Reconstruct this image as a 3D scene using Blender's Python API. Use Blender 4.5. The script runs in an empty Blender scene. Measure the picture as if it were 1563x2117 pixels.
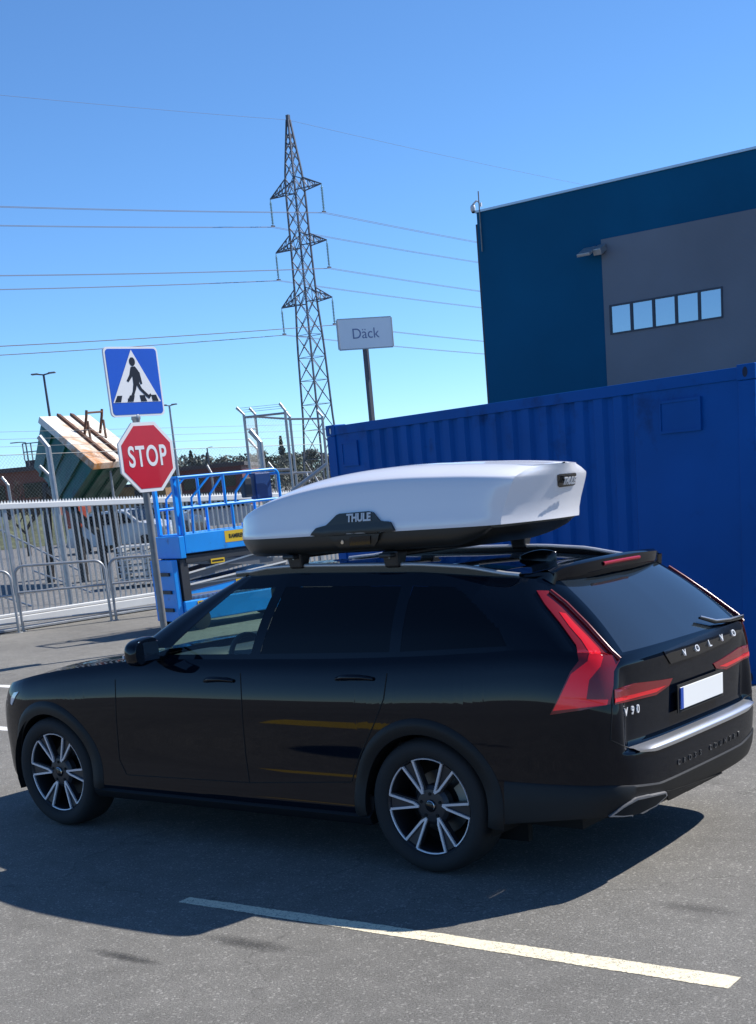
import bpy, bmesh, math, random
import numpy as np
from mathutils import Vector, Matrix
from mathutils.bvhtree import BVHTree
from mathutils.geometry import tessellate_polygon
random.seed(7)
SC = bpy.context.scene
COL = SC.collection
# ---------------------------------------------------------------- camera
W0, H0 = 1563.0, 2117.0
PPX, PPY, FPX = 781.5, 1720.0, 2741.6
CAM = Vector((-3.901, 6.243, 2.052)); YAW, PITCH, ROLL = -.900, -.266, -.096
def cam_axes():
    cy, sy, cp, sp = math.cos(YAW), math.sin(YAW), math.cos(PITCH), math.sin(PITCH)
    d = Vector((cy*cp, sy*cp, sp)); r = Vector((sy, -cy, 0)); u = r.cross(d)
    c, s = math.cos(ROLL), math.sin(ROLL)
    return c*r + s*u, -s*r + c*u, d
CR, CU, CD = cam_axes()
cd = bpy.data.cameras.new('camera'); co = bpy.data.objects.new('camera', cd); COL.objects.link(co)
co.matrix_world = Matrix(((CR.x, CU.x, -CD.x, CAM.x), (CR.y, CU.y, -CD.y, CAM.y), (CR.z, CU.z, -CD.z, CAM.z), (0, 0, 0, 1)))
cd.sensor_fit = 'VERTICAL'; cd.sensor_height = 24; cd.lens = 24*FPX/H0
cd.shift_y = (PPY-H0/2)/H0; cd.shift_x = 0
cd.clip_start = .1; cd.clip_end = 3000
SC.camera = co
# ---------------------------------------------------------------- sky, sun, exposure
SUN = Vector((-.5, -.78, 1.0)).normalized()
ELEV = math.asin(SUN.z)
wd = bpy.data.worlds.new('World'); SC.world = wd; wd.use_nodes = True
nt = wd.node_tree; bg = nt.nodes['Background']
sky = nt.nodes.new('ShaderNodeTexSky'); sky.sky_type = 'NISHITA'; sky.sun_disc = False
sky.sun_elevation = ELEV; sky.sun_rotation = math.atan2(SUN.x, SUN.y)
sky.air_density = .7; sky.dust_density = 0.0; sky.ozone_density = 10.0; sky.altitude = 0
tn = nt.nodes.new('ShaderNodeMix'); tn.data_type = 'RGBA'; tn.blend_type = 'MULTIPLY'; tn.inputs[0].default_value = 1; tn.inputs[7].default_value = (.90, 1.01, 1.0, 1)
nt.links.new(sky.outputs[0], tn.inputs[6]); nt.links.new(tn.outputs[2], bg.inputs[0]); bg.inputs[1].default_value = .12
sl = bpy.data.lights.new('sun', 'SUN'); so = bpy.data.objects.new('sun', sl); COL.objects.link(so)
sl.energy = 4.6; sl.angle = math.radians(.5); sl.color = (1, .96, .90)
so.rotation_euler = SUN.to_track_quat('Z', 'Y').to_euler(); so.location = (0, 0, 60)
SC.view_settings.view_transform = 'Standard'; SC.view_settings.look = 'None'
SC.view_settings.exposure = 0.65; SC.view_settings.gamma = 1
SC.render.engine = 'CYCLES'
# ---------------------------------------------------------------- picture rays to world points (for measuring positions)
def ray(x, y): return CR*((x-PPX)/FPX) - CU*((y-PPY)/FPX) + CD
def at(x, y, D): return CAM + ray(x, y)*D
def gnd(x, y, z=0.0):
    v = ray(x, y); return CAM + v*((z-CAM.z)/v.z)
def onplane(x, y, P, n):
    v = ray(x, y); return CAM + v*((Vector(P)-CAM).dot(n)/v.dot(n))
def pxy(P):
    v = Vector(P)-CAM; k = v.dot(CD); return PPX+FPX*v.dot(CR)/k, PPY-FPX*v.dot(CU)/k
def zat(P, py):   # height above P's ground point that is seen at picture row py
    lo, hi = -5.0, 120.0
    for _ in range(60):
        m = (lo+hi)/2
        if pxy((P[0], P[1], m))[1] > py: lo = m
        else: hi = m
    return lo
def hz(x): return 1045-.0962*x
# ---------------------------------------------------------------- materials
def newmat(name):
    m = bpy.data.materials.new(name); m.use_nodes = True
    return m, m.node_tree, m.node_tree.nodes['Principled BSDF']
def pm(name, col, rough=.5, metal=0.0, var=0.0, scale=8.0, coat=0.0, spec=.5, bump=0.0, bscale=40.0, dirt=None, ds=3.0, dt=.58):
    m, t, b = newmat(name); N = t.nodes; L = t.links
    c = (*col, 1)
    b.inputs['Base Color'].default_value = c; b.inputs['Roughness'].default_value = rough
    b.inputs['Metallic'].default_value = metal; b.inputs['Specular IOR Level'].default_value = spec
    if coat: b.inputs['Coat Weight'].default_value = coat; b.inputs['Coat Roughness'].default_value = .03
    tc = N.new('ShaderNodeTexCoord')
    last = None
    if var:
        n = N.new('ShaderNodeTexNoise'); n.inputs['Scale'].default_value = scale; n.inputs['Detail'].default_value = 6
        L.new(tc.outputs['Object'], n.inputs['Vector'])
        r = N.new('ShaderNodeMapRange'); r.inputs[1].default_value = .3; r.inputs[2].default_value = .7
        r.inputs[3].default_value = 1-var; r.inputs[4].default_value = 1+var
        L.new(n.outputs[0], r.inputs[0])
        mx = N.new('ShaderNodeMix'); mx.data_type = 'RGBA'; mx.blend_type = 'MULTIPLY'; mx.inputs[0].default_value = 1
        mx.inputs[6].default_value = c; L.new(r.outputs[0], mx.inputs[7]); last = mx.outputs[2]
    if dirt:
        n = N.new('ShaderNodeTexNoise'); n.inputs['Scale'].default_value = ds; n.inputs['Detail'].default_value = 8; n.inputs['Roughness'].default_value = .65
        L.new(tc.outputs['Object'], n.inputs['Vector'])
        r = N.new('ShaderNodeMapRange'); r.inputs[1].default_value = dt-.06; r.inputs[2].default_value = dt+.1
        L.new(n.outputs[0], r.inputs[0])
        mx = N.new('ShaderNodeMix'); mx.data_type = 'RGBA'
        L.new(r.outputs[0], mx.inputs[0])
        if last: L.new(last, mx.inputs[6])
        else: mx.inputs[6].default_value = c
        mx.inputs[7].default_value = (*dirt, 1); last = mx.outputs[2]
    if last: L.new(last, b.inputs['Base Color'])
    if bump:
        n = N.new('ShaderNodeTexNoise'); n.inputs['Scale'].default_value = bscale; n.inputs['Detail'].default_value = 4
        L.new(tc.outputs['Object'], n.inputs['Vector'])
        bp = N.new('ShaderNodeBump'); bp.inputs['Strength'].default_value = bump; bp.inputs['Distance'].default_value = .01
        L.new(n.outputs[0], bp.inputs['Height']); L.new(bp.outputs[0], b.inputs['Normal'])
    return m
def glassmat(name, tint, refl_rough=.0, mixmin=.0):
    m, t, b = newmat(name); N = t.nodes; L = t.links; N.remove(b)
    out = N['Material Output']
    tr = N.new('ShaderNodeBsdfTransparent'); tr.inputs[0].default_value = (*tint, 1)
    gl = N.new('ShaderNodeBsdfGlossy'); gl.inputs['Roughness'].default_value = refl_rough
    lw = N.new('ShaderNodeLayerWeight'); lw.inputs[0].default_value = .5
    pw = N.new('ShaderNodeMath'); pw.operation = 'POWER'; pw.inputs[1].default_value = 5; L.new(lw.outputs['Facing'], pw.inputs[0])
    fr = N.new('ShaderNodeMath'); fr.operation = 'MULTIPLY_ADD'; fr.inputs[1].default_value = .9; fr.inputs[2].default_value = .05; L.new(pw.outputs[0], fr.inputs[0])
    mx = N.new('ShaderNodeMixShader')
    L.new(fr.outputs[0], mx.inputs[0]); L.new(tr.outputs[0], mx.inputs[1]); L.new(gl.outputs[0], mx.inputs[2])
    L.new(mx.outputs[0], out.inputs[0])
    return m
def emis(m, col, s):
    b = m.node_tree.nodes['Principled BSDF']; b.inputs['Emission Color'].default_value = (*col, 1); b.inputs['Emission Strength'].default_value = s
    return m
# ---------------------------------------------------------------- mesh helpers
class MB:
    def __init__(s): s.v = []; s.f = []
    def add(s, vs, fs):
        o = len(s.v); s.v += [tuple(p) for p in vs]; s.f += [tuple(i+o for i in f) for f in fs]; return s
    def hexa(s, p):   # 8 corners: bottom 4 ccw, top 4 ccw
        return s.add(p, [(3, 2, 1, 0), (4, 5, 6, 7), (0, 1, 5, 4), (1, 2, 6, 5), (2, 3, 7, 6), (3, 0, 4, 7)])
    def box(s, c, size, M=None):
        x, y, z = [k/2 for k in size]; c = Vector(c)
        p = [Vector(q) for q in ((-x, -y, -z), (x, -y, -z), (x, y, -z), (-x, y, -z), (-x, -y, z), (x, -y, z), (x, y, z), (-x, y, z))]
        if M: p = [M @ q for q in p]
        return s.hexa([c+q for q in p])
    def bar(s, a, b, w, h=None, up=(0, 0, 1)):  # rectangular bar between two points
        a, b = Vector(a), Vector(b); h = h or w; d = (b-a).normalized(); up = Vector(up)
        if abs(d.dot(up)) > .98: up = Vector((1, 0, 0))
        x = d.cross(up).normalized(); y = x.cross(d)
        q = [(-1, -1), (1, -1), (1, 1), (-1, 1)]
        return s.hexa([a+x*(i*w/2)+y*(j*h/2) for i, j in q]+[b+x*(i*w/2)+y*(j*h/2) for i, j in q])
    def tube(s, path, r, n=8, cap=True, close=False):
        P = [Vector(p) for p in path]; rs = r if isinstance(r, (list, tuple)) else [r]*len(P)
        o = len(s.v); x = None
        for i, p in enumerate(P):
            a = P[i-1] if (i > 0 or close) else P[0]; b = P[(i+1) % len(P)] if (i < len(P)-1 or close) else P[-1]
            d = (b-a).normalized()
            if x is None:
                x = d.cross(Vector((0, 0, 1)))
                if x.length < .05: x = d.cross(Vector((1, 0, 0)))
            x = (x-d*x.dot(d)).normalized(); y = d.cross(x)
            for k in range(n):
                t = 2*math.pi*k/n; s.v.append(tuple(p+x*(rs[i]*math.cos(t))+y*(rs[i]*math.sin(t))))
        m = len(P)
        for i in range(m if close else m-1):
            j = (i+1) % m
            for k in range(n): s.f.append((o+i*n+k, o+i*n+(k+1) % n, o+j*n+(k+1) % n, o+j*n+k))
        if cap and not close:
            s.f.append(tuple(o+k for k in range(n))[::-1]); s.f.append(tuple(o+(m-1)*n+k for k in range(n)))
        return s
    def prism(s, poly, n, t):  # 3D planar polygon extruded along -n by t
        n = Vector(n).normalized(); k = len(poly); P = [Vector(p) for p in poly]
        s.add(P+[p-n*t for p in P], [tuple(range(k)), tuple(range(2*k-1, k-1, -1))]+[(i, i+k, (i+1) % k+k, (i+1) % k) for i in range(k)])
        return s
    def grid(s, A, flip=False):  # A[i][j] points
        o = len(s.v); n = len(A); m = len(A[0])
        for row in A: s.v += [tuple(p) for p in row]
        for i in range(n-1):
            for j in range(m-1):
                f = (o+i*m+j, o+i*m+j+1, o+(i+1)*m+j+1, o+(i+1)*m+j); s.f.append(f[::-1] if flip else f)
        return s
    def lathe(s, prof, C, ax, n=48):  # prof (radius, axial)
        ax = Vector(ax).normalized(); x = ax.orthogonal().normalized(); y = ax.cross(x); C = Vector(C); o = len(s.v); m = len(prof)
        for i in range(n):
            t = 2*math.pi*i/n; e = x*math.cos(t)+y*math.sin(t)
            for r, a in prof: s.v.append(tuple(C+e*r+ax*a))
        for i in range(n):
            j = (i+1) % n
            for k in range(m-1): s.f.append((o+i*m+k, o+j*m+k, o+j*m+k+1, o+i*m+k+1))
        return s
    def build(s, name, mat, parent=None, smooth=False, angle=None, recalc=False, bevel=0):
        me = bpy.data.meshes.new(name); me.from_pydata(s.v, [], s.f)
        if recalc:
            b = bmesh.new(); b.from_mesh(me); bmesh.ops.remove_doubles(b, verts=b.verts, dist=1e-5); bmesh.ops.recalc_face_normals(b, faces=b.faces); b.to_mesh(me); b.free()
        me.update(); o = bpy.data.objects.new(name, me); COL.objects.link(o)
        if mat: me.materials.append(mat)
        if smooth:
            me.polygons.foreach_set('use_smooth', [True]*len(me.polygons))
            if angle: me.set_sharp_from_angle(angle=math.radians(angle))
        if bevel:
            md = o.modifiers.new('bevel', 'BEVEL'); md.width = bevel; md.segments = 2; md.limit_method = 'ANGLE'; md.angle_limit = math.radians(40)
        if parent is not None: put(o, parent)
        return o
def put(o, parent):
    o.parent = parent; o.matrix_parent_inverse = Matrix.Translation(-Vector(parent_origin(parent)))
def parent_origin(p):
    return Vector((0, 0, 0)) if p.parent else Vector(p.location)
def tag(o, label=None, cat=None, group=None, kind=None):
    if label: o['label'] = label
    if cat: o['category'] = cat
    if group: o['group'] = group
    if kind: o['kind'] = kind
    return o
def thing(name, label, cat, loc, group=None):
    o = bpy.data.objects.new(name, None); COL.objects.link(o); o.location = loc; o.empty_display_size = .2
    return tag(o, label, cat, group)
def text_mesh(s, mat, O, X, Y, size, name, parent, depth=.004, align='CENTER', bold=0.0, xs=1.0, spacing=1.0):
    cu = bpy.data.curves.new('text', 'FONT'); cu.body = s; cu.size = size; cu.align_x = align; cu.align_y = 'CENTER'; cu.extrude = depth; cu.offset = bold; cu.space_character = spacing
    ob = bpy.data.objects.new('text', cu); COL.objects.link(ob)
    me = bpy.data.meshes.new_from_object(ob); bpy.data.objects.remove(ob); bpy.data.curves.remove(cu)
    X = Vector(X).normalized(); Y = Vector(Y); Y = (Y-X*Y.dot(X)).normalized(); Z = X.cross(Y)
    M = Matrix(((X.x*xs, Y.x, Z.x, O[0]), (X.y*xs, Y.y, Z.y, O[1]), (X.z*xs, Y.z, Z.z, O[2]), (0, 0, 0, 1)))
    me.transform(M); me.materials.clear(); me.materials.append(mat); me.name = name
    o = bpy.data.objects.new(name, me); COL.objects.link(o)
    if parent is not None: put(o, parent)
    return o
def join_meshes(objs, name):
    bm = bmesh.new()
    for o in objs: bm.from_mesh(o.data)
    base = objs[0]; bm.to_mesh(base.data); bm.free(); base.name = name
    for o in objs[1:]: bpy.data.objects.remove(o)
    return base
def interp(x, tab):
    xs = [a for a, b in tab]; ys = [b for a, b in tab]
    return float(np.interp(x, xs, ys))
def smooth_tab(tab, n=3):   # denser table by Catmull-Rom (monotone enough for gentle data)
    T = []
    for i in range(len(tab)-1):
        p0 = tab[max(i-1, 0)]; p1 = tab[i]; p2 = tab[i+1]; p3 = tab[min(i+2, len(tab)-1)]
        h = p2[0]-p1[0]
        m1 = (p2[1]-p0[1])/max(p2[0]-p0[0], 1e-6); m2 = (p3[1]-p1[1])/max(p3[0]-p1[0], 1e-6)
        for k in range(8):
            t = k/8
            T.append((p1[0]+h*t, (2*t**3-3*t*t+1)*p1[1]+(t**3-2*t*t+t)*h*m1+(-2*t**3+3*t*t)*p2[1]+(t**3-t*t)*h*m2))
    T.append(tab[-1]); return T
def cr(pts, u):   # Catmull-Rom through control tuples at float index u
    n = len(pts); i = min(max(int(math.floor(u)), 0), n-2); t = u-i
    p0 = np.array(pts[max(i-1, 0)], float); p1 = np.array(pts[i], float); p2 = np.array(pts[i+1], float); p3 = np.array(pts[min(i+2, n-1)], float)
    return .5*(2*p1+(p2-p0)*t+(2*p0-5*p1+4*p2-p3)*t*t+(-p0+3*p1-3*p2+p3)*t**3)
# ================================================================ SETTING: ground
def asphalt(name, base, tintamt=.12, wear=True):
    m, t, b = newmat(name); N = t.nodes; L = t.links
    tc = N.new('ShaderNodeTexCoord')
    def noise(sc, det=5, rough=.6):
        n = N.new('ShaderNodeTexNoise'); n.inputs['Scale'].default_value = sc; n.inputs['Detail'].default_value = det; n.inputs['Roughness'].default_value = rough
        L.new(tc.outputs['Object'], n.inputs['Vector']); return n.outputs[0]
    def rng(x, a, bb, c, d):
        r = N.new('ShaderNodeMapRange'); r.inputs[1].default_value = a; r.inputs[2].default_value = bb; r.inputs[3].default_value = c; r.inputs[4].default_value = d
        L.new(x, r.inputs[0]); return r.outputs[0]
    def mul(a, bb):
        x = N.new('ShaderNodeMath'); x.operation = 'MULTIPLY'; L.new(a, x.inputs[0]); L.new(bb, x.inputs[1]); return x.outputs[0]
    big = rng(noise(.35, 7, .7), .3, .7, .80, 1.2); mid = rng(noise(5, 7, .75), .3, .7, .84, 1.16)
    cv = N.new('ShaderNodeTexVoronoi'); cv.feature = 'DISTANCE_TO_EDGE'; cv.inputs['Scale'].default_value = .42
    dn = N.new('ShaderNodeTexNoise'); dn.inputs['Scale'].default_value = 2.5; dn.inputs['Detail'].default_value = 8; L.new(tc.outputs['Object'], dn.inputs['Vector'])
    dm = N.new('ShaderNodeMix'); dm.data_type = 'RGBA'; dm.blend_type = 'LINEAR_LIGHT'; dm.inputs[0].default_value = .35; L.new(tc.outputs['Object'], dm.inputs[6]); L.new(dn.outputs['Color'], dm.inputs[7]); L.new(dm.outputs[2], cv.inputs['Vector'])
    crack = rng(cv.outputs['Distance'], .0, .005, .74, 1.0)
    mid = mul(mid, crack)
    fine = rng(noise(110, 5, .85), .36, .64, .50, 1.55)
    vo = N.new('ShaderNodeTexVoronoi'); vo.inputs['Scale'].default_value = 95; L.new(tc.outputs['Object'], vo.inputs['Vector'])
    stone = N.new('ShaderNodeSeparateColor'); L.new(vo.outputs['Color'], stone.inputs[0])
    sp = rng(stone.outputs[0], .87, .98, 1.0, 1.65)
    k = mul(mul(big, mid), mul(fine, sp))
    mx = N.new('ShaderNodeMix'); mx.data_type = 'RGBA'; mx.blend_type = 'MULTIPLY'; mx.inputs[0].default_value = 1; mx.inputs[6].default_value = (*base, 1)
    L.new(k, mx.inputs[7]); L.new(mx.outputs[2], b.inputs['Base Color'])
    b.inputs['Roughness'].default_value = .85; b.inputs['Specular IOR Level'].default_value = .25
    bp = N.new('ShaderNodeBump'); bp.inputs['Strength'].default_value = .6; bp.inputs['Distance'].default_value = .004
    L.new(fine, bp.inputs['Height']); L.new(bp.outputs[0], b.inputs['Normal'])
    return m
M_asph = asphalt('asphalt', (.174, .166, .150))
M_gravel = pm('yard_gravel', (.15, .145, .14), .95, var=.35, scale=6, bump=.5, bscale=30)
M_grass = pm('grass', (.075, .085, .042), .9, var=.5, scale=3, bump=.6, bscale=12)
g = MB().add([(-1200, -1500, 0), (1500, -1500, 0), (1500, 400, 0), (-1200, 400, 0)], [(0, 1, 2, 3)]).build('ground', M_asph); tag(g, kind='structure')
# yard behind the gate: a lighter gravel sheet 4 mm above
G0 = gnd(0, 1310); G1 = gnd(330, 1258); GD = (G1-G0); GD.z = 0; GD.normalize(); GN = Vector((GD.y, -GD.x, 0))
if GN.dot(CAM-G0) < 0: GN = -GN
def quad_sheet(name, pts, z, mat):
    o = MB().add([(p[0], p[1], z) for p in pts], [(0, 1, 2, 3)]).build(name, mat); return tag(o, kind='structure')
def up_quad(pts):
    a, b, c = [Vector((p[0], p[1], 0)) for p in pts[:3]]
    return pts if (b-a).cross(c-b).z > 0 else pts[::-1]
quad_sheet('yard_ground', up_quad([G0-GD*12-GN*.6, G0+GD*60-GN*.6, G0+GD*60-GN*90, G0-GD*12-GN*90]), .006, M_gravel)
# painted lines
def paint(name, col, crack=True, holes=.0):
    m, t, b = newmat(name); N = t.nodes; L = t.links
    tc = N.new('ShaderNodeTexCoord')
    vo = N.new('ShaderNodeTexVoronoi'); vo.feature = 'DISTANCE_TO_EDGE'; vo.inputs['Scale'].default_value = 17
    nz = N.new('ShaderNodeTexNoise'); nz.inputs['Scale'].default_value = 18; nz.inputs['Detail'].default_value = 6
    L.new(tc.outputs['Object'], nz.inputs['Vector'])
    ad = N.new('ShaderNodeMix'); ad.data_type = 'RGBA'; ad.blend_type = 'LINEAR_LIGHT'; ad.inputs[0].default_value = .12
    L.new(tc.outputs['Object'], ad.inputs[6]); L.new(nz.outputs['Color'], ad.inputs[7]); L.new(ad.outputs[2], vo.inputs['Vector'])
    n2 = N.new('ShaderNodeTexNoise'); n2.inputs['Scale'].default_value = 45; n2.inputs['Detail'].default_value = 6; n2.inputs['Roughness'].default_value = .7; L.new(tc.outputs['Object'], n2.inputs['Vector'])
    r1 = N.new('ShaderNodeMapRange'); r1.inputs[1].default_value = .010; r1.inputs[2].default_value = .030; L.new(vo.outputs['Distance'], r1.inputs[0])
    r2 = N.new('ShaderNodeMapRange'); r2.inputs[1].default_value = .30; r2.inputs[2].default_value = .38; L.new(n2.outputs[0], r2.inputs[0])
    n3 = N.new('ShaderNodeTexNoise'); n3.inputs['Scale'].default_value = 2.2; n3.inputs['Detail'].default_value = 5; L.new(tc.outputs['Object'], n3.inputs['Vector'])
    r3 = N.new('ShaderNodeMapRange'); r3.inputs[1].default_value = .56; r3.inputs[2].default_value = .70; L.new(n3.outputs[0], r3.inputs[0])
    mxx = N.new('ShaderNodeMath'); mxx.operation = 'MAXIMUM'; L.new(r1.outputs[0], mxx.inputs[0]); L.new(r3.outputs[0], mxx.inputs[1])
    mu = N.new('ShaderNodeMath'); mu.operation = 'MULTIPLY'; L.new(mxx.outputs[0], mu.inputs[0]); L.new(r2.outputs[0], mu.inputs[1])
    mx = N.new('ShaderNodeMix'); mx.data_type = 'RGBA'; mx.inputs[6].default_value = (.11, .105, .10, 1); mx.inputs[7].default_value = (*col, 1)
    L.new(mu.outputs[0], mx.inputs[0]); L.new(mx.outputs[2], b.inputs['Base Color']); b.inputs['Roughness'].default_value = .75
    return m
M_line = paint('worn_yellow_white_paint', (.74, .66, .48))
M_wline = paint('white_road_paint', (.70, .69, .66))
def line(name, pts, z, mat):
    n = 260; (a, b, c, d) = [Vector((p[0], p[1], z)) for p in pts]
    rnd = random.Random(3); A = []
    for i in range(n+1):
        t = i/n; j = rnd.gauss(0, .0018)+.002*math.sin(i*.17); k = rnd.gauss(0, .0018)+.002*math.sin(i*.13)
        p = a.lerp(b, t); q = d.lerp(c, t); w = (q-p).normalized(); A.append([p+w*j, q+w*k])
    o = MB().grid(A).build(name, mat); 
    if o.data.polygons[0].normal.z < 0: o.data.flip_normals()
    return tag(o, kind='structure')
line('parking_line', [(.99, 1.70), (-1.96, 1.60), (-1.96, 1.725), (.99, 1.785)], .002, M_line)
p0 = gnd(0, 1502); p1 = gnd(0, 1510); v = Vector((1, -.03, 0))
line('road_line', [p0-v*1.2, p0+v*9, p1+v*9, p1-v*1.2], .002, M_wline)
p0 = gnd(0, 1416); p1 = gnd(0, 1421)
line('road_line', [p0-v*1.0, p0+v*9, p1+v*9, p1-v*1.0], .002, M_wline)
M_yline = paint('yellow_road_paint', (.72, .48, .03))
line('parking_line', [(1.35, 2.72), (2.95, 2.80), (2.95, 3.12), (1.35, 3.02)], .002, M_yline)
# oil and tyre stains
def stain(name, poly, dens, sc):
    m, t, b = newmat(name); N = t.nodes; L = t.links; b.inputs['Base Color'].default_value = (.022, .022, .023, 1); b.inputs['Roughness'].default_value = .75
    tc = N.new('ShaderNodeTexCoord'); n = N.new('ShaderNodeTexNoise'); n.inputs['Scale'].default_value = sc; n.inputs['Detail'].default_value = 8; n.inputs['Roughness'].default_value = .75; L.new(tc.outputs['Object'], n.inputs['Vector'])
    g_ = N.new('ShaderNodeTexGradient'); g_.gradient_type = 'SPHERICAL'; mp = N.new('ShaderNodeMapping'); L.new(tc.outputs['Generated'], mp.inputs[0]); mp.inputs['Location'].default_value = (-1, -1, 0); mp.inputs['Scale'].default_value = (2, 2, 0); L.new(mp.outputs[0], g_.inputs[0])
    mu = N.new('ShaderNodeMath'); mu.operation = 'MULTIPLY'; L.new(n.outputs[0], mu.inputs[0]); L.new(g_.outputs[0], mu.inputs[1])
    r = N.new('ShaderNodeMapRange'); r.inputs[1].default_value = .10; r.inputs[2].default_value = .42; r.inputs[4].default_value = dens; L.new(mu.outputs[0], r.inputs[0]); L.new(r.outputs[0], b.inputs['Alpha'])
    P = [gnd(*q) for q in poly]; o = MB().add([(p.x, p.y, .0012) for p in P], [(0, 1, 2, 3)]).build(name, m)
    if o.data.polygons[0].normal.z < 0: o.data.flip_normals()
    tag(o, kind='structure')
stain('ground_stain', [(170, 1950), (350, 1985), (345, 2010), (165, 1972)], .5, 7)
stain('ground_stain', [(420, 1915), (640, 1955), (620, 1990), (400, 1945)], .4, 9)
stain('ground_stain', [(1330, 1850), (1563, 1880), (1563, 1910), (1330, 1875)], .25, 5)
# ================================================================ THE CAR
M_paint = pm('black_car_paint', (.0015, .0035, .008), .4, coat=.62, spec=.0)
M_clad = pm('dark_grey_plastic', (.006, .0068, .008), .5, spec=.3, var=.06, scale=60, bump=.08, bscale=300)
M_blackp = pm('black_gloss_plastic', (.006, .006, .007), .18)
M_rubber = pm('tyre_rubber', (.014, .014, .015), .8, bump=.15, bscale=90)
M_gap = pm('shut_line_black', (.001, .001, .001), .8)
M_silver = pm('brushed_silver', (.62, .63, .65), .28, metal=.9)
M_chrome = pm('chrome', (.80, .81, .83), .12, metal=1.0)
M_machined = pm('machined_alloy', (.66, .64, .67), .35, metal=.25)
M_rimdark = pm('dark_alloy', (.035, .036, .042), .35, metal=.4)
M_void = pm('wheel_well_black', (.004, .004, .004), .9)
M_disc = pm('brake_disc', (.09, .09, .09), .4, metal=.8)
M_caliper = pm('brake_caliper', (.33, .31, .25), .5)
M_lens = pm('tail_lamp_dark_red', (.17, .005, .009), .2, coat=.2)
M_lampred = emis(pm('tail_lamp_bright_red', (.50, .006, .013), .2, coat=.2), (1, .004, .010), .10)
M_stop = emis(pm('brake_lamp_red', (.28, .008, .014), .15, coat=.3), (1, .006, .014), .02)
M_head = pm('headlight_clear', (.55, .60, .68), .08, coat=1)
M_seat = pm('seat_dark_leather', (.02, .022, .024), .6)
M_tint = pm('privacy_glass', (.001, .0015, .003), .04, spec=.22)
M_rglass = pm('rear_screen_dark_glass', (.012, .016, .02), .05, spec=.9)
M_clear = glassmat('green_tinted_glass', (.66, .82, .76))
M_white_plate = pm('plate_white', (.78, .78, .76), .4)
car = thing('station_wagon', 'black station wagon with a white roof box, parked across the foreground', 'car', (1.3, 0, 0))

PC = [(-1.126, 0, 1.115, .35), (-1.122, .38, 1.115, .35), (-1.104, .64, 1.115, .355), (-1.065, .785, 1.125, .365), (-.985, .875, 1.14, .37), (-.85, .918, 1.155, .36),
      (-.60, .938, 1.165, .33), (-.2, .942, 1.14, .28), (.5, .945, 1.115, .27), (1.2, .945, 1.105, .27), (2.0, .943, 1.092, .27), (2.6, .938, 1.04, .26),
      (3.0, .925, .992, .25), (3.3, .895, .94, .245), (3.54, .81, .895, .24), (3.69, .67, .855, .24), (3.79, .42, .825, .24), (3.84, 0, .81, .24)]
UM = len(PC)-1
WX = (0.0, 2.941); WZ = .358; AR = .395
side_low = smooth_tab([(.20, .055), (.30, .022), (.38, .026), (.47, .034), (.57, .030), (.70, .014), (.82, .002), (.90, 0.0), (1.3, 0)])
top_roll = smooth_tab([(0, .062), (.025, .045), (.055, .033), (.10, .022), (.17, .010), (.25, .002), (.32, 0), (2, 0)])
rear_ledge = [(.30, .10), (.36, .05), (.44, .018), (.54, .004), (.62, 0), (.662, .004), (.672, .040), (.684, .062), (.72, .070), (.85, .066), (1.0, .062), (1.075, .055), (1.10, .068), (1.13, .085)]
rear_plain = [(.30, .08), (.36, .04), (.44, .016), (.54, .004), (.62, 0), (.70, .004), (.85, .020), (1.0, .045), (1.075, .062), (1.13, .085)]
front_tab = smooth_tab([(.2, .14), (.30, .05), (.42, .008), (.55, 0), (.66, .012), (.76, .03), (.81, .06), (.88, .10)])
def low(u, z):
    u = min(max(u, 0), UM); p = cr(PC, u)
    a = cr(PC, max(u-.02, 0)); b = cr(PC, min(u+.02, UM)); tx, ty = b[0]-a[0], b[1]-a[1]
    l = math.hypot(tx, ty); nx, ny = -ty/l, tx/l
    if u <= .02: nx, ny = -1, 0
    if u >= UM-.02: nx, ny = 1, 0
    if nx*(p[0]-1.3)+ny*p[1] < 0: nx, ny = -nx, -ny
    ws = ny*ny; wr = max(0, -nx)**2; wf = max(0, nx)**2
    y = p[1]; k = min(max((.80-y)/.10, 0), 1); k = k*k*(3-2*k)
    ri = k*interp(z, rear_ledge)+(1-k)*interp(z, rear_plain)
    ins = ws*(interp(z, side_low)+interp(p[2]-z, top_roll))+wr*ri+wf*interp(z, front_tab)
    if wf > .02 and u > 11: ins += (1-ws)*interp(p[2]-z, top_roll)*.8
    return Vector((p[0]-nx*ins, max(p[1]-ny*ins, 0), z))
def u_of(axis, val, lo, hi, z=None):
    for _ in range(50):
        m = (lo+hi)/2; p = cr(PC, m); q = low(m, p[2]) if z is None else low(m, z)
        if q[axis] < val: lo = m
        else: hi = m
    return (lo+hi)/2
def ux(x): # plain plan x on the side
    lo, hi = 4.0, UM
    for _ in range(50):
        m = (lo+hi)/2
        if cr(PC, m)[0] < x: lo = m
        else: hi = m
    return (lo+hi)/2
us = list(np.linspace(0, UM, 150))
for xw in WX:
    for th in np.linspace(-math.pi/2, math.pi/2, 41): us.append(ux(xw+AR*math.sin(th)))
    us += [ux(xw-AR-.006), ux(xw+AR+.006)]
for x in (.20, 1.19, 2.25): us.append(ux(x))
us = sorted(us); us = [a for i, a in enumerate(us) if i == 0 or a-us[i-1] > 1e-4]
ZL = [0, .04, .09, .14, .19, .24, .29, .33, .37, .405, .43, .445, .46, .50, .56, .62, .68, .74, .79, .83, .86, .885, .91, .93, .945, .96, .97, .98, .99, 1.0]
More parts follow.
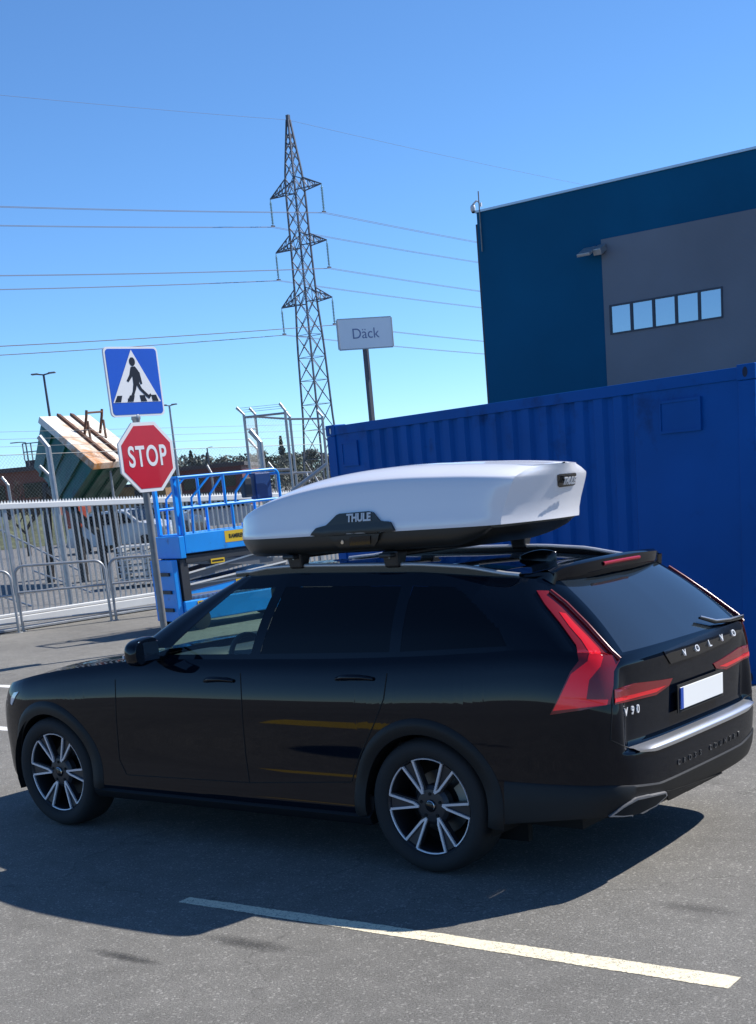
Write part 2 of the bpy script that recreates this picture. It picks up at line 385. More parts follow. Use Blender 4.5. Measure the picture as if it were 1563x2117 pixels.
# columns of exact absolute heights near the bumper ledge, relative elsewhere
def zbot(u):
    p = cr(PC, u); zb = p[3]
    for xw in WX:
        dx = p[0]-xw
        if abs(dx) <= AR+.001 and p[1] > .6: zb = max(zb, WZ+math.sqrt(max(AR*AR-dx*dx, 0)))
    return zb
def col_z(u):
    p = cr(PC, u); zb, zt = zbot(u), p[2]; zn = p[3]
    absz = [.36, .38, .40, .42, .44, .47, .50, .53, .56, .59, .62, .64, .655, .663, .668, .673, .680, .69, .705, .72, .75, .78, .815, .85, .885, .92, .95, .98, 1.005, 1.03, 1.045, 1.06, 1.075, 1.09, 1.102]
    absz = [zn]+[a for a in np.linspace(zn+.015, .33, 2)]*0 + absz
    out = []
    for a in [.35]+absz[1:]:
        f = (a-.35)/(1.115-.35); out.append(f)
    zs = []
    span = 1.115-.35
    for f in out+[1.0]:
        nominal = .35+f*span if u < 5 else None
        z = zn+(zt-zn)*f
        if u < 5:
            w = min(max((u-3.0)/2.0, 0), 1); z = (1-w)*(nominal if f < 1 else zt)+w*z
        zs.append(z)
    if zb > zn+1e-4:   # squeeze rows up over the wheel arch
        n = len(zs); zs = [zb+(zt-zb)*((z-zn)/(zt-zn))**.9 for z in zs]
    zs[0] = zb
    return zs
half = [[low(u, z) for z in col_z(u)] for u in us]
full = half+[[Vector((p.x, -p.y, p.z)) for p in c] for c in half[::-1][1:]]
nC, nR = len(full), len(full[0])
mb = MB().grid(full, flip=True)
# merge duplicate seam at the tail end
def classify_low(c):
    x, y, z = c; a = abs(y)
    if x < -.9 and a < .745 and z > .676: return 'tailgate'
    if a > .7 and 1.19 < x < 2.25 and z > .405: return 'front_door'
    if a > .7 and x < 1.19 and z > .42 and x > .20+max(0, (.80-z))*.75 and x > .2: return 'rear_door'
    return 'body'
faces = {}
def addf(k, src, f): faces.setdefault(k, []).append((src, f))
for f in mb.f:
    c = sum((Vector(mb.v[i]) for i in f), Vector())/len(f); k = classify_low(c)
    if k.endswith('door'): k += '_L' if c.y > 0 else '_R'
    addf(k, 0, f)
# hood
def top_edge(u): return low(u, cr(PC, u)[2])
uh = np.linspace(ux(2.16), UM, 40)
hood_rows = []
for u in uh:
    e = top_edge(u); row = []
    for q in np.linspace(-1, 1, 31):
        cz = .028*min(1, e.y/.8); row.append(Vector((e.x+.0*(1-abs(q)**2), e.y*q, e.z-.002+cz*(1-abs(q)**2.4)+.012*(math.exp(-((abs(q)-.62)/.1)**2))*min(1, e.y/.8))))
    hood_rows.append(row)
hood = MB().grid(hood_rows, flip=False)
# greenhouse
def GB_side(x): e = top_edge(u_of(0, x, 4.5, 12)); return (e.x, e.y-.004, e.z-.004)
def GB_rear(y): e = top_edge(u_of(1, y, 0, 5)); return (e.x+.004, e.y, e.z-.004)
b0, b1, b2, b3 = GB_rear(0), GB_rear(.40), GB_rear(.66), GB_rear(.745)
b4, b5 = GB_side(-.80), GB_side(-.52)
GC = [(*b0, -.60, 0, 1.432), (*b1, -.595, .33, 1.430), (*b2, -.585, .52, 1.424), (*b3, -.56, .60, 1.416), (*b4, -.47, .645, 1.425), (*b5, -.27, .66, 1.437),
      (*GB_side(.13), .13, .675, 1.470), (*GB_side(.20), .20, .677, 1.473), (*GB_side(1.10), .97, .672, 1.490), (*GB_side(1.17), 1.05, .668, 1.489),
      (*GB_side(1.90), 1.30, .645, 1.480), (*GB_side(2.10), 1.36, .63, 1.480), (2.30, .80, 1.065, 1.40, .575, 1.487), (2.44, .45, 1.05, 1.47, .33, 1.503), (2.49, 0, 1.045, 1.50, 0, 1.51)]
GC = [(*c[:5], c[5]+.058) for c in GC]
GU = len(GC)-1
def green(u, v):
    u = min(max(u, 0), GU); i = min(int(u), GU-1)
    a = cr(GC, u)
    if 4 <= u <= 11: # side: keep pillars straight, linear between controls
        t = u-i; a = np.array(GC[i])*(1-t)+np.array(GC[i+1])*t
    p = Vector(a[:3]).lerp(Vector(a[3:]), v)
    s = min(max((u-3)/1.5, 0), 1)*min(max((11.5-u)/1.5, 0), 1)
    b = math.sin(math.pi*min(max(v, 0), 1))
    p.y += s*.030*b
    f = min(max((u-10.5)/1.5, 0), 1); p.x += f*.025*b; p.z += f*.022*b
    r = min(max((3.2-u)/1.0, 0), 1); p.x -= r*.022*b; p.z += r*.008*b
    return p
gsub = [8, 6, 5, 5, 6, 36, 3, 12, 3, 14, 5, 5, 8, 8]
guu = [0.0]
for i, n in enumerate(gsub): guu += [i+(k+1)/n for k in range(n)]
VV = [0, .035, .07, .16, .26]+[.30+.022*k for k in range(25)]+[.85, .89, .94, 1.0]
gh = [[green(u, v) for v in VV] for u in guu]
def gkind(u, v):
    if .035 < v < .93 and u < 2.0: return 'rear_window'
    if .035 < v < .95 and u > 12.05: return 'windscreen'
    if .07 < v < .85:
        if 5 < u < 6:   # quarter light, rounded rear top corner
            if v > .85-.55*max(0, (5.5-u)/.5)**2: return None
            return 'quarter_window'
        if 7 < u < 8: return 'rear_side_window'
        if 9 < u < 10: return 'front_side_window'
        if 10 <= u < 10.75 and v < .20: return 'front_side_window'
    return None
gm = MB().grid(gh+[[Vector((p.x, -p.y, p.z)) for p in c] for c in gh[::-1][1:]], flip=True)
gus = guu+guu[::-1][1:]
glass = {}
for idx, f in enumerate(gm.f):
    i, j = divmod(idx, len(VV)-1); u = (gus[i]+gus[i+1])/2; v = (VV[j]+VV[j+1])/2; c = sum((Vector(gm.v[q]) for q in f), Vector())/4
    k = gkind(u, v); sd = 'L' if c.y > 0 else 'R'
    if k: glass.setdefault(k if k in ('rear_window', 'windscreen') else k+'_'+sd, []).append(f)
    elif u < 2.6: addf('tailgate', 1, f)
    else: addf('body', 1, f)
# roof cap
nS = 40; roofA = []
def ytop(x): # greenhouse top edge at x
    pts = [(c[3], c[4], c[5]) for c in GC[4:13]]
    return float(np.interp(x, [p[0] for p in pts], [p[1] for p in pts])), float(np.interp(x, [p[0] for p in pts], [p[2] for p in pts]))
for i in range(nS+1):
    s = i/nS; row = []
    for q in np.linspace(-1, 1, 25):
        aq = abs(q)
        xr = float(np.interp(aq*.645, [0, .33, .52, .60, .645], [-.60, -.595, -.585, -.56, -.47]))
        xf = float(np.interp(aq*.63, [0, .33, .575, .63], [1.50, 1.47, 1.40, 1.36]))
        x = xr+(xf-xr)*s; w, z = ytop(x); row.append(Vector((x, w*q, z+.022*(1-aq**2.5))))
    roofA.append(row)
roof = MB().grid(roofA, flip=True)
def orient(m_, C_):
    t = 0
    for f in m_.f[::7]:
        a, b, c = [Vector(m_.v[i]) for i in f[:3]]; t += (1 if (b-a).cross(c-b).dot((a+b+c)/3-Vector(C_)) > 0 else -1)
    return t < 0
FLIP = [orient(mb, (1.3, 0, .6)), orient(gm, (.4, 0, .9)), orient(hood, (2.9, 0, 0)), orient(roof, (.4, 0, 0))]
for s_, fl in zip((mb, gm, hood, roof), FLIP):
    if fl: s_.f = [f[::-1] for f in s_.f]
for k in faces: faces[k] = [(i, f[::-1] if FLIP[i] else f) for i, f in faces[k]]
for k in glass: glass[k] = [f[::-1] if FLIP[1] else f for f in glass[k]]
# one combined surface with shared vertex normals per sheet
srcs = [mb, gm, hood, roof]; vn = []
for s_ in srcs:
    N_ = [Vector() for _ in s_.v]
    key = {}
    for f in s_.f:
        a, b, c = [Vector(s_.v[i]) for i in f[:3]]; d = Vector(s_.v[f[3]]) if len(f) > 3 else c
        n = (c-a).cross(d-b)
        for i in f: 
            k = tuple(round(q, 4) for q in s_.v[i]); key.setdefault(k, Vector()); key[k] += n
    vn.append([key.get(tuple(round(q, 4) for q in p), Vector((0, 0, 1))).normalized() if key.get(tuple(round(q, 4) for q in p), Vector((0, 0, 1))).length > 0 else Vector((0, 0, 1)) for p in s_.v])
def submesh(name, items, mat, parent, off=0.0):
    vs = []; ns = []; fs = []; mp = {}
    for src, f in items:
        g_ = []
        for i in f:
            if (src, i) not in mp:
                mp[(src, i)] = len(vs); vs.append(Vector(srcs[src].v[i])+vn[src][i]*off); ns.append(vn[src][i])
            g_.append(mp[(src, i)])
        fs.append(tuple(g_))
    me = bpy.data.meshes.new(name); me.from_pydata([tuple(p) for p in vs], [], fs); me.update(); me.materials.append(mat)
    me.polygons.foreach_set('use_smooth', [True]*len(me.polygons))
    me.normals_split_custom_set_from_vertices([tuple(n) for n in ns])
    o = bpy.data.objects.new(name, me); COL.objects.link(o); put(o, parent); return o
for f in roof.f: addf('roof', 3, f)
body = submesh('body', faces['body'], M_paint, car)
tailgate = submesh('tailgate', faces['tailgate'], M_paint, car)
fdL = submesh('front_door', faces['front_door_L'], M_paint, car); fdR = submesh('front_door', faces['front_door_R'], M_paint, car)
rdL = submesh('rear_door', faces['rear_door_L'], M_paint, car); rdR = submesh('rear_door', faces['rear_door_R'], M_paint, car)
submesh('roof', faces['roof'], M_paint, car)
submesh('bonnet', [(2, f) for f in hood.f], M_paint, car)
for k, fs in glass.items():
    nm = k[:-2] if k[-2:] in ('_L', '_R') else k
    par = {'front_side_window_L': fdL, 'front_side_window_R': fdR, 'rear_side_window_L': rdL, 'rear_side_window_R': rdR, 'rear_window': tailgate}.get(k, car)
    m = M_rglass if nm == 'rear_window' else M_clear if nm in ('windscreen', 'front_side_window') else M_tint
    submesh(nm, [(1, f) for f in fs], m, par, -.001)
# raycast surface
allv = []; allf = []
for s_ in (mb, gm, hood, roof):
    o_ = len(allv); allv += [Vector(p) for p in s_.v]; allf += [tuple(i+o_ for i in f) for f in s_.f]
CARBVH = BVHTree.FromPolygons(allv, allf)
TILT = .025     # the yard falls away to the far side of the car by about a degree and a half
TR = Matrix.Rotation(TILT, 4, 'X'); TM = Matrix.Translation((0, 0, -.92*TILT)) @ TR; TMI = TM.inverted()
def lean(o): o.location = TM @ Vector(o.location); o.rotation_euler = (TILT, 0, 0)
def cast(x, y, bvh=None, D=10):
    v = (TMI.to_3x3() @ ray(x, y)).normalized(); h = (bvh or CARBVH).ray_cast(TMI @ CAM, v)
    if h[0] is None: return None
    n = h[1] if h[1].dot(v) < 0 else -h[1]
    return h[0], n
def castn(x, y, bvh=None):
    for k in range(60):
        for dx, dy in ((-k, 0), (0, k), (-k, k), (0, -k)):
            h = cast(x+dx, y+dy, bvh)
            if h: return h
def dense_poly(poly, cuts=2):
    bm = bmesh.new(); vs = [bm.verts.new((p[0], p[1], 0)) for p in poly]
    for t in tessellate_polygon([[Vector((p[0], p[1], 0)) for p in poly]]):
        try: bm.faces.new([vs[i] for i in t])
        except ValueError: pass
    for _ in range(cuts): bmesh.ops.subdivide_edges(bm, edges=[e for e in bm.edges if e.calc_length() > 5], cuts=1, use_grid_fill=True)
    bmesh.ops.triangulate(bm, faces=bm.faces)
    bm.verts.ensure_lookup_table(); V = [(v.co.x, v.co.y) for v in bm.verts]; F = [tuple(v.index for v in f.verts) for f in bm.faces]
    bd = [tuple(v.index for v in e.verts) for e in bm.edges if e.is_boundary]; bm.free(); return V, F, bd
def decal(name, poly, mat, parent, off=.006, skirt=.012, cuts=3, bvh=None, mirror=True, smooth=True):
    """a thin moulded piece seated on the bodywork, outline measured in the photograph"""
    V, F, bd = dense_poly(poly, cuts); P = []; Nn = []
    last = None
    for x, y in V:
        h = cast(x, y, bvh)
        if h is None and last is None: 
            P.append(None); Nn.append(None); continue
        if h is None: h = last
        last = h; P.append(h[0]+h[1]*off); Nn.append(h[1])
    F = [f for f in F if all(P[i] is not None for i in f)]
    bd = [e for e in bd if all(P[i] is not None for i in e)]
    P = [p if p is not None else Vector() for p in P]; Nn = [n if n is not None else Vector((0, 0, 1)) for n in Nn]
    m_ = MB(); fs = []
    for f in F:
        a, b, c = [P[i] for i in f]; fs.append(f if (b-a).cross(c-a).dot(Nn[f[0]]) > 0 else f[::-1])
    base = [p-n*skirt for p, n in zip(P, Nn)]
    n_ = len(P); m_.add(P+base, fs+[(a, b, b+n_, a+n_) for a, b in bd])
    out = [m_.build(name, mat, parent, smooth=smooth, angle=40)]
    if mirror:
        q = MB(); q.v = [(p[0], -p[1], p[2]) for p in m_.v]; q.f = [f[::-1] for f in m_.f]
        out.append(q.build(name, mat, parent if not isinstance(parent, tuple) else parent[1], smooth=smooth, angle=40))
    return out
def z3(pts, ox, oy, sc): return [(ox+x/sc, oy+y/sc) for x, y in pts]
# ---- shut lines
def strip(pts, w=.006, off=.0015, ups=8):
    """narrow dark ribbon along a measured line"""
    Q = []
    for i in range(len(pts)-1):
        for k in range(ups): t = k/ups; Q.append((pts[i][0]*(1-t)+pts[i+1][0]*t, pts[i][1]*(1-t)+pts[i+1][1]*t))
    Q.append(pts[-1]); H = [cast(*q) for q in Q]; H = [h for h in H if h]
    A = []
    for i, (p, n) in enumerate(H):
        a = H[max(i-1, 0)][0]; b = H[min(i+1, len(H)-1)][0]; d = (b-a).normalized(); s = n.cross(d).normalized()
        A.append([p+n*off-s*w/2, p+n*(off+.0005), p+n*off+s*w/2])
    return A
for pts in ([(238, 1405), (240, 1480), (247, 1570), (262, 1601)], [(497, 1392), (501, 1480), (508, 1560), (516, 1617)],
            [(800, 1392), (793, 1445), (772, 1500), (745, 1560), (727, 1616)], [(264, 1602), (516, 1618), (725, 1617)],
            [(1265, 1372), (1265, 1480), (1262, 1530), (1290, 1543), (1312, 1549)]):
    A = strip(pts); MB().grid(A).build('shut_line', M_gap, car); MB().grid([[Vector((p.x, -p.y, p.z)) for p in r] for r in A], flip=True).build('shut_line', M_gap, car)
# ---- tail lamps (outline measured on the left corner, mirrored for the right)
LP = z3([(303, 343), (370, 345), (470, 420), (590, 540), (730, 700), (775, 738), (740, 800), (738, 880), (720, 988), (560, 1022), (385, 1047), (432, 950), (500, 803), (548, 742), (530, 655), (440, 530), (350, 420)], 1000, 1100, 2.776)
LB = z3([(430, 468), (468, 478), (520, 535), (585, 600), (660, 680), (678, 725), (665, 775), (605, 850), (590, 960), (708, 962), (702, 992), (560, 1008), (402, 1025), (440, 950), (505, 815), (596, 745), (604, 700), (560, 630), (490, 550)], 1000, 1100, 2.776)
lamps = decal('tail_lamp', LP, M_lens, car, off=.010, skirt=.016)
brs = decal('lamp_bar', LB, M_lampred, (None), off=.0125, skirt=.004)
for a, b in zip(lamps, brs): put(b, a); a['label'] = 'dark red L-shaped tail lamp with a bright red bar'
TL = z3([(748, 905), (860, 868), (1010, 850), (1080, 838), (1060, 880), (985, 935), (750, 990)], 1000, 1100, 2.776)
TB = z3([(752, 955), (860, 930), (1000, 893), (1040, 880), (985, 918), (750, 980)], 1000, 1100, 2.776)
l2 = decal('tailgate_lamp', TL, M_lens, tailgate, off=.005, skirt=.010)
b2_ = decal('lamp_bar', TB, M_lampred, None, off=.0068, skirt=.003)
for a, b in zip(l2, b2_): put(b, a)
M_edge = pm('lamp_edge_red', (.13, .003, .006), .25)
for a in lamps:   # raised inner rim of each lamp along the rear screen
    sy = 1 if a is lamps[0] else -1
    E_ = [castn(*q) for q in z3([(380, 352), (470, 422), (590, 541), (730, 700), (770, 736)], 1000, 1100, 2.776)]
    MB().tube([Vector((p.x, sy*p.y, p.z))+Vector((n.x, sy*n.y, n.z))*.016 for p, n in E_], .011, 8).build('lamp_edge', M_edge, a, smooth=True, angle=50)
M_bright = pm('bright_lettering', (.72, .73, .75), .3, metal=.2)
# ---- headlamp sliver and bumper clip
hl = decal('headlight', z3([(72, 880), (90, 848), (118, 842), (100, 870), (76, 925), (70, 915)], 0, 1150, 3.006), M_head, car, off=.005, cuts=2)
# ---- door handles
for pts, par in (([(424, 1408), (440, 1405), (462, 1405), (483, 1408)], 'L'), ([(696, 1404), (715, 1401), (750, 1401), (772, 1404)], 'L2')):
    H_ = [castn(*q) for q in pts]
    for sy in (1, -1):
        pr_ = {('L', 1): fdL, ('L', -1): fdR, ('L2', 1): rdL, ('L2', -1): rdR}[(par, sy)]
        off_ = (.004, .032, .032, .004)
        P_ = [Vector((p.x+n.x*o_, sy*(p.y+n.y*o_), p.z+n.z*o_)) for (p, n), o_ in zip(H_, off_)]
        MB().tube([P_[0], P_[0].lerp(P_[1], .6), P_[1], P_[1].lerp(P_[2], .5), P_[2], P_[2].lerp(P_[3], .4), P_[3]], [.010, .013, .014, .015, .014, .013, .010], 10).build('door_handle', M_paint, pr_, smooth=True, angle=60)
# ---- window weather strips
# ---- spoiler
def smooth_mirror(prof, ys): pass
sp = MB(); secs = []
for q in np.linspace(-1, 1, 29):
    aq = abs(q); y = .60*q
    xr_ = -.685+.07*aq**3; z0 = ytop(-.30)[1]+.022*(1-(aq*.6/.655)**2.5)
    zr = 1.518+.020*(1-aq**2.2)
    dz = -.02*max(0, aq-.9)*10
    secs.append([Vector((-.24, y*1.0, z0+.003)), Vector((-.36, y, z0+.004)), Vector((-.48, y*.995, z0+.002-.002)), Vector((-.58, y*.985, (zr*.75+z0*.25)+.003)), Vector((xr_+.02, y*.975, zr+.008+dz)), Vector((xr_, y*.97, zr-.004+dz)), Vector((xr_+.004, y*.965, zr-.050+dz)), Vector((xr_+.022, y*.96, zr-.082+dz)), Vector((-.59, y*.94, zr-.078+dz)), Vector((-.50, y*.93, zr-.07))])
sp.grid(secs); sp.f = [f for f in sp.f]
spo = sp.build('roof_spoiler', M_paint, tailgate, smooth=True, angle=50, recalc=True)
# side fins of the spoiler running down the screen edge
for sy in (1, -1):
    A = []
    for t in np.linspace(0, 1, 8):
        a = Vector((-.635+.02*t, sy*(.572+.030*t), 1.50-.10*t)); b = Vector((-.42, sy*(.585+.035*t), 1.50-.05*t))
        A.append([a+Vector((.03, -sy*.05, -.01)), a, a.lerp(b, .5)+Vector((0, sy*.012, .004)), b])
    MB().grid(A).build('spoiler_fin', M_blackp, tailgate, smooth=True, recalc=True)
bl = MB()
A = []
for q in np.linspace(-1, 1, 17):
    y = .20*q; xr_ = -.685+.07*abs(y/.6)**3-.006; zr = 1.518+.020*(1-abs(y/.6)**2.2)
    A.append([(xr_+.01, y, zr-.018), (xr_-.002, y, zr-.022), (xr_-.001, y, zr-.034), (xr_+.01, y, zr-.040)])
bl.grid(A); bl.build('brake_lamp', M_stop, spo, smooth=True, recalc=True)
# ---- bumper chrome ledge, lettering, exhaust tips
def low_pt(y, z, off=0.0):
    s = 1 if y >= 0 else -1; u = u_of(1, abs(y), 0, 5, z) if abs(y) > .003 else 0
    p = low(u, z); return Vector((p.x-off, s*p.y, p.z))
A = []
for y in np.linspace(-.70, .70, 45):
    t = min(1, (1-abs(y)/.70)*5); hgt = .020*t
    a = low_pt(y, .640, .010); xb = a.x
    A.append([Vector((xb+.012, a.y, .672-hgt-.012)), Vector((xb-.001, a.y, .672-hgt-.010)), Vector((xb-.004, a.y, .670-hgt*.5)), Vector((xb+.002, a.y, .668)), Vector((xb+.030, a.y, .678)), Vector((xb+.066, a.y, .682))])
MB().grid(A).build('bumper_sill_trim', M_silver, car, smooth=True, angle=45, recalc=True)
M_embl = pm('embossed_lettering', (.05, .052, .056), .3)
letters = []
word = 'CROSS COUNTRY'
for i, ch in enumerate(word):
    if ch == ' ': continue
    y = .315-.063*i; p = low_pt(y, .535, .001); q = low_pt(y-.03, .535, .001); r = low_pt(y, .56, .001)
    letters.append(text_mesh(ch, M_embl, p, q-p, r-p, .040, 'letter', None, .003, bold=.0006))
for l_ in letters: put(l_, car)
letters = []
for i, ch in enumerate('VOLVO'):
    px, py = [(1411, 1349), (1437, 1340), (1463, 1330), (1488, 1319), (1512, 1309)][i]
    h = castn(px, py)
    letters.append(text_mesh(ch, M_bright, h[0]+h[1]*.010, Vector((0, -1, 0)), Vector((.4, 0, 1)), .050, 'letter', None, .004, bold=.0008, xs=1.15))
for l_ in letters: put(l_, tailgate)
decal('badge_panel', [(1370, 1347), (1420, 1325), (1480, 1301), (1525, 1285), (1534, 1290), (1530, 1304), (1500, 1327), (1440, 1354), (1385, 1372)], M_blackp, tailgate, off=.006, mirror=False)
letters = []
for ch, (px, py) in zip('V90', [(1293, 1473), (1307, 1469), (1318, 1466)]):
    h = castn(px, py); letters.append(text_mesh(ch, M_bright, h[0]+h[1]*.002, Vector((.1, -1, 0)), Vector((0, 0, 1)), .058, 'letter', None, .003, xs=1.2))
for l_ in letters: put(l_, tailgate)
EX = z3([(712, 1628), (790, 1565), (862, 1519), (1030, 1482), (1034, 1502), (972, 1562), (868, 1612), (790, 1625)], 1000, 1100, 2.776)
EI = z3([(738, 1617), (795, 1571), (866, 1527), (1022, 1491), (1026, 1504), (966, 1557), (865, 1607), (790, 1618)], 1000, 1100, 2.776)
M_exh = pm('exhaust_trim_metal', (.30, .30, .31), .3, metal=.5)
ex = decal('exhaust_tip', EX, M_exh, car, off=.022, skirt=.03, mirror=False); ei = decal('exhaust_opening', EI, M_void, None, off=.0235, skirt=.004, mirror=False)
for a, b in zip(ex, ei): put(b, a)
decal('bumper_diffuser', z3([(1040, 1478), (1120, 1475), (1300, 1400), (1400, 1360), (1563, 1280), (1563, 1310), (1390, 1400), (1200, 1485), (1050, 1540)], 1000, 1100, 2.776), M_silver if 0 else M_clad, car, off=.012, skirt=.014, mirror=False)
# number plate
pl = MB(); c = Vector((-1.075, -.02, .845)); 
pl.box((-1.086, -.05, .835), (.006, .52, .11)).build('number_plate', M_white_plate, tailgate, bevel=.002)
MB().box((-1.0875, .195, .835), (.0075, .03, .106)).build('plate_strip', pm('plate_blue', (.01, .06, .35), .4), tailgate)
MB().box((-1.080, -.05, .835), (.006, .56, .14)).build('plate_recess', M_void, tailgate)
# wiper
wp = [castn(1440, 1283), castn(1472, 1291), castn(1500, 1288), castn(1530, 1279)]
wm = MB().tube([w[0]+w[1]*.02 for w in wp], [.006, .010, .011, .014], 8); wm.build('wiper', M_blackp, tailgate, smooth=True, angle=50)
MB().tube([w[0]+w[1]*.032 for w in wp], [.004, .005, .005, .004], 6).build('wiper_arm', M_silver, tailgate, smooth=True, angle=50)
M_rail = pm('satin_silver_rail', (.50, .51, .53), .3, metal=.35)
# ---- roof rails, fin
for sy in (1, -1):
    path = []; 
    for t in np.linspace(0, 1, 26):
        x = 1.52-t*1.96; w, z = ytop(x); lift = .034*min(1, math.sin(math.pi*min(max(t, .02), .98))*2.2)
        path.append(Vector((x, sy*(w-.045), z+.006+lift)))
    A = []
    for p in path: A.append([p+Vector((0, sy*.016*math.cos(a), .011*math.sin(a))) for a in np.linspace(0, 2*math.pi, 11)])
    r_ = MB().grid(A); r_.build('roof_rail', M_rail, car, smooth=True, recalc=True)
    base = MB().grid([[Vector((p.x, p.y-sy*.008, p.z)), Vector((p.x, p.y-sy*.008, ytop(p.x)[1]-.01)), Vector((p.x, p.y+sy*.012, ytop(p.x)[1]-.012)), Vector((p.x, p.y+sy*.012, p.z))] for p in path]); base.build('rail_base', M_blackp, car)
fin = MB(); A = []
for t in np.linspace(0, 1, 9):
    x = -.06-.22*t; h_ = .062*math.sin(math.pi*min(1, .12+.55*t)); w = .028*math.sqrt(max(0, 1-(2*t-1)**4))+.004
    A.append([Vector((x-h_*.15, -.02+w*math.cos(a), ytop(x)[1]+.018+h_*math.sin(a)**.6)) for a in np.linspace(0, math.pi, 9)])
fin.grid(A); fin.add([A[-1][i] for i in range(9)], [tuple(range(9))]); fin.build('roof_antenna', M_blackp, car, smooth=True, recalc=True)
# ---- door mirrors
for sy, par in ((1, fdL), (-1, fdR)):
    A = []
    for th in np.linspace(-math.pi/2, math.pi/2, 13):
        row = []
        for ph in np.linspace(0, 2*math.pi, 25):
            e = lambda v, k: math.copysign(abs(v)**k, v)
            x = e(math.cos(th), .6)*e(math.cos(ph), .7); y = e(math.sin(th), .75); z = e(math.cos(th), .6)*e(math.sin(ph), .7)
            X = 1.86+.085*max(x, -.5)-.02*y; row.append(Vector((X, sy*(1.03+.115*y), 1.165+.078*z-.012*y)))
        A.append(row)
    mm = MB().grid(A).build('door_mirror', M_paint, par, smooth=True, recalc=True)
    MB().bar((1.87, sy*.86, 1.095), (1.87, sy*.96, 1.12), .06, .03).build('mirror_arm', M_blackp, mm)
    MB().box((1.815, sy*1.03, 1.165), (.006, .17, .105)).build('mirror_glass', M_chrome, mm)
    MB().box((1.932, sy*1.07, 1.142), (.012, .09, .018)).build('mirror_indicator', M_head, mm)
# ---- cladding: arches and sills
def arch_band(xw, th0, th1, r0, r1, sy):
    A = []
    for th in np.linspace(th0, th1, 49):
        row = []
        for k in range(5):
            rr = r0+(r1-r0)*k/4; x = xw+rr*math.sin(th); z = WZ+rr*math.cos(th); u = ux(min(max(x, -.9), 3.6)); zz = max(z, .22)
            p = low(u, max(zz, .26)); b = math.sin(math.pi*(.25+.6*k/4))*.012+.006
            a = cr(PC, u-.02); c_ = cr(PC, u+.02); tx, ty = c_[0]-a[0], c_[1]-a[1]; l = math.hypot(tx, ty); nx, ny = -ty/l, tx/l
            if ny < 0: nx, ny = -nx, -ny
            b = b if k < 4 else .001
            row.append(Vector((p.x+nx*b, sy*(p.y+ny*b), zz)))
        inner = row[0].copy(); inner.y -= sy*.06; A.append([inner]+row)
    return A
for sy in (1, -1):
    for xw in WX:
        MB().grid(arch_band(xw, -1.75, 1.75, .385, .468, sy)).build('wheel_arch_trim', M_clad, car, smooth=True, angle=50, recalc=True)
    A = []
    for x in np.linspace(.36, 2.56, 40):
        u = ux(x); row = []
        for z, o_ in ((.225, -.05), (.232, .000), (.255, .016), (.278, .018), (.290, .004), (.305, -.030), (.385, -.028), (.402, -.004)):
            p = low(u, max(z, .262)); row.append(Vector((x, sy*(p.y+o_), z)))
        A.append(row)
    MB().grid(A).build('sill_trim', M_clad, car, smooth=True, angle=35, recalc=True)
uL = ux(-.475)
A = []
for t in np.linspace(-1, 1, 81):   # lower rear bumper cladding, arch to arch
    u = abs(t)*uL; p_ = cr(PC, u); row = []; zb = p_[3]; zt_ = .475+.05*min(1, max(0, abs(p_[1])-.5)/.35)
    for f_, o_ in ((-.02, -.03), (0, .004), (.15, .009), (.5, .010), (.93, .009), (1, .001)):
        z = zb+(zt_-zb)*f_; q = low(u, max(z, zb)); q2 = low(u+.02, max(z, zb)); d_ = q2-q; n_ = Vector((-d_.y, d_.x, 0)); n_ = n_.normalized() if n_.length > 0 else Vector((-1, 0, 0))
        if n_.dot(Vector((q.x-1.3, q.y, 0))) < 0: n_ = -n_
        q = q+n_*o_; row.append(Vector((q.x, q.y*(1 if t >= 0 else -1), z)))
    A.append(row)
MB().grid(A).build('bumper_valance', M_clad, car, smooth=True, angle=40, recalc=True)
# ---- underside and wheel wells
ub = MB().box((1.35, 0, .36), (4.2, 1.28, .24))
for xw in WX:
    for sy in (1, -1):
        ub.grid([[Vector((xw+.40*math.sin(t), sy*.62, WZ+.40*math.cos(t))), Vector((xw+.40*math.sin(t), sy*.915, WZ+.40*math.cos(t)))] for t in np.linspace(-1.9, 1.9, 24)])
        ub.box((xw, sy*.60, .45), (.84, .04, .62))
ub.build('underbody', M_void, car)
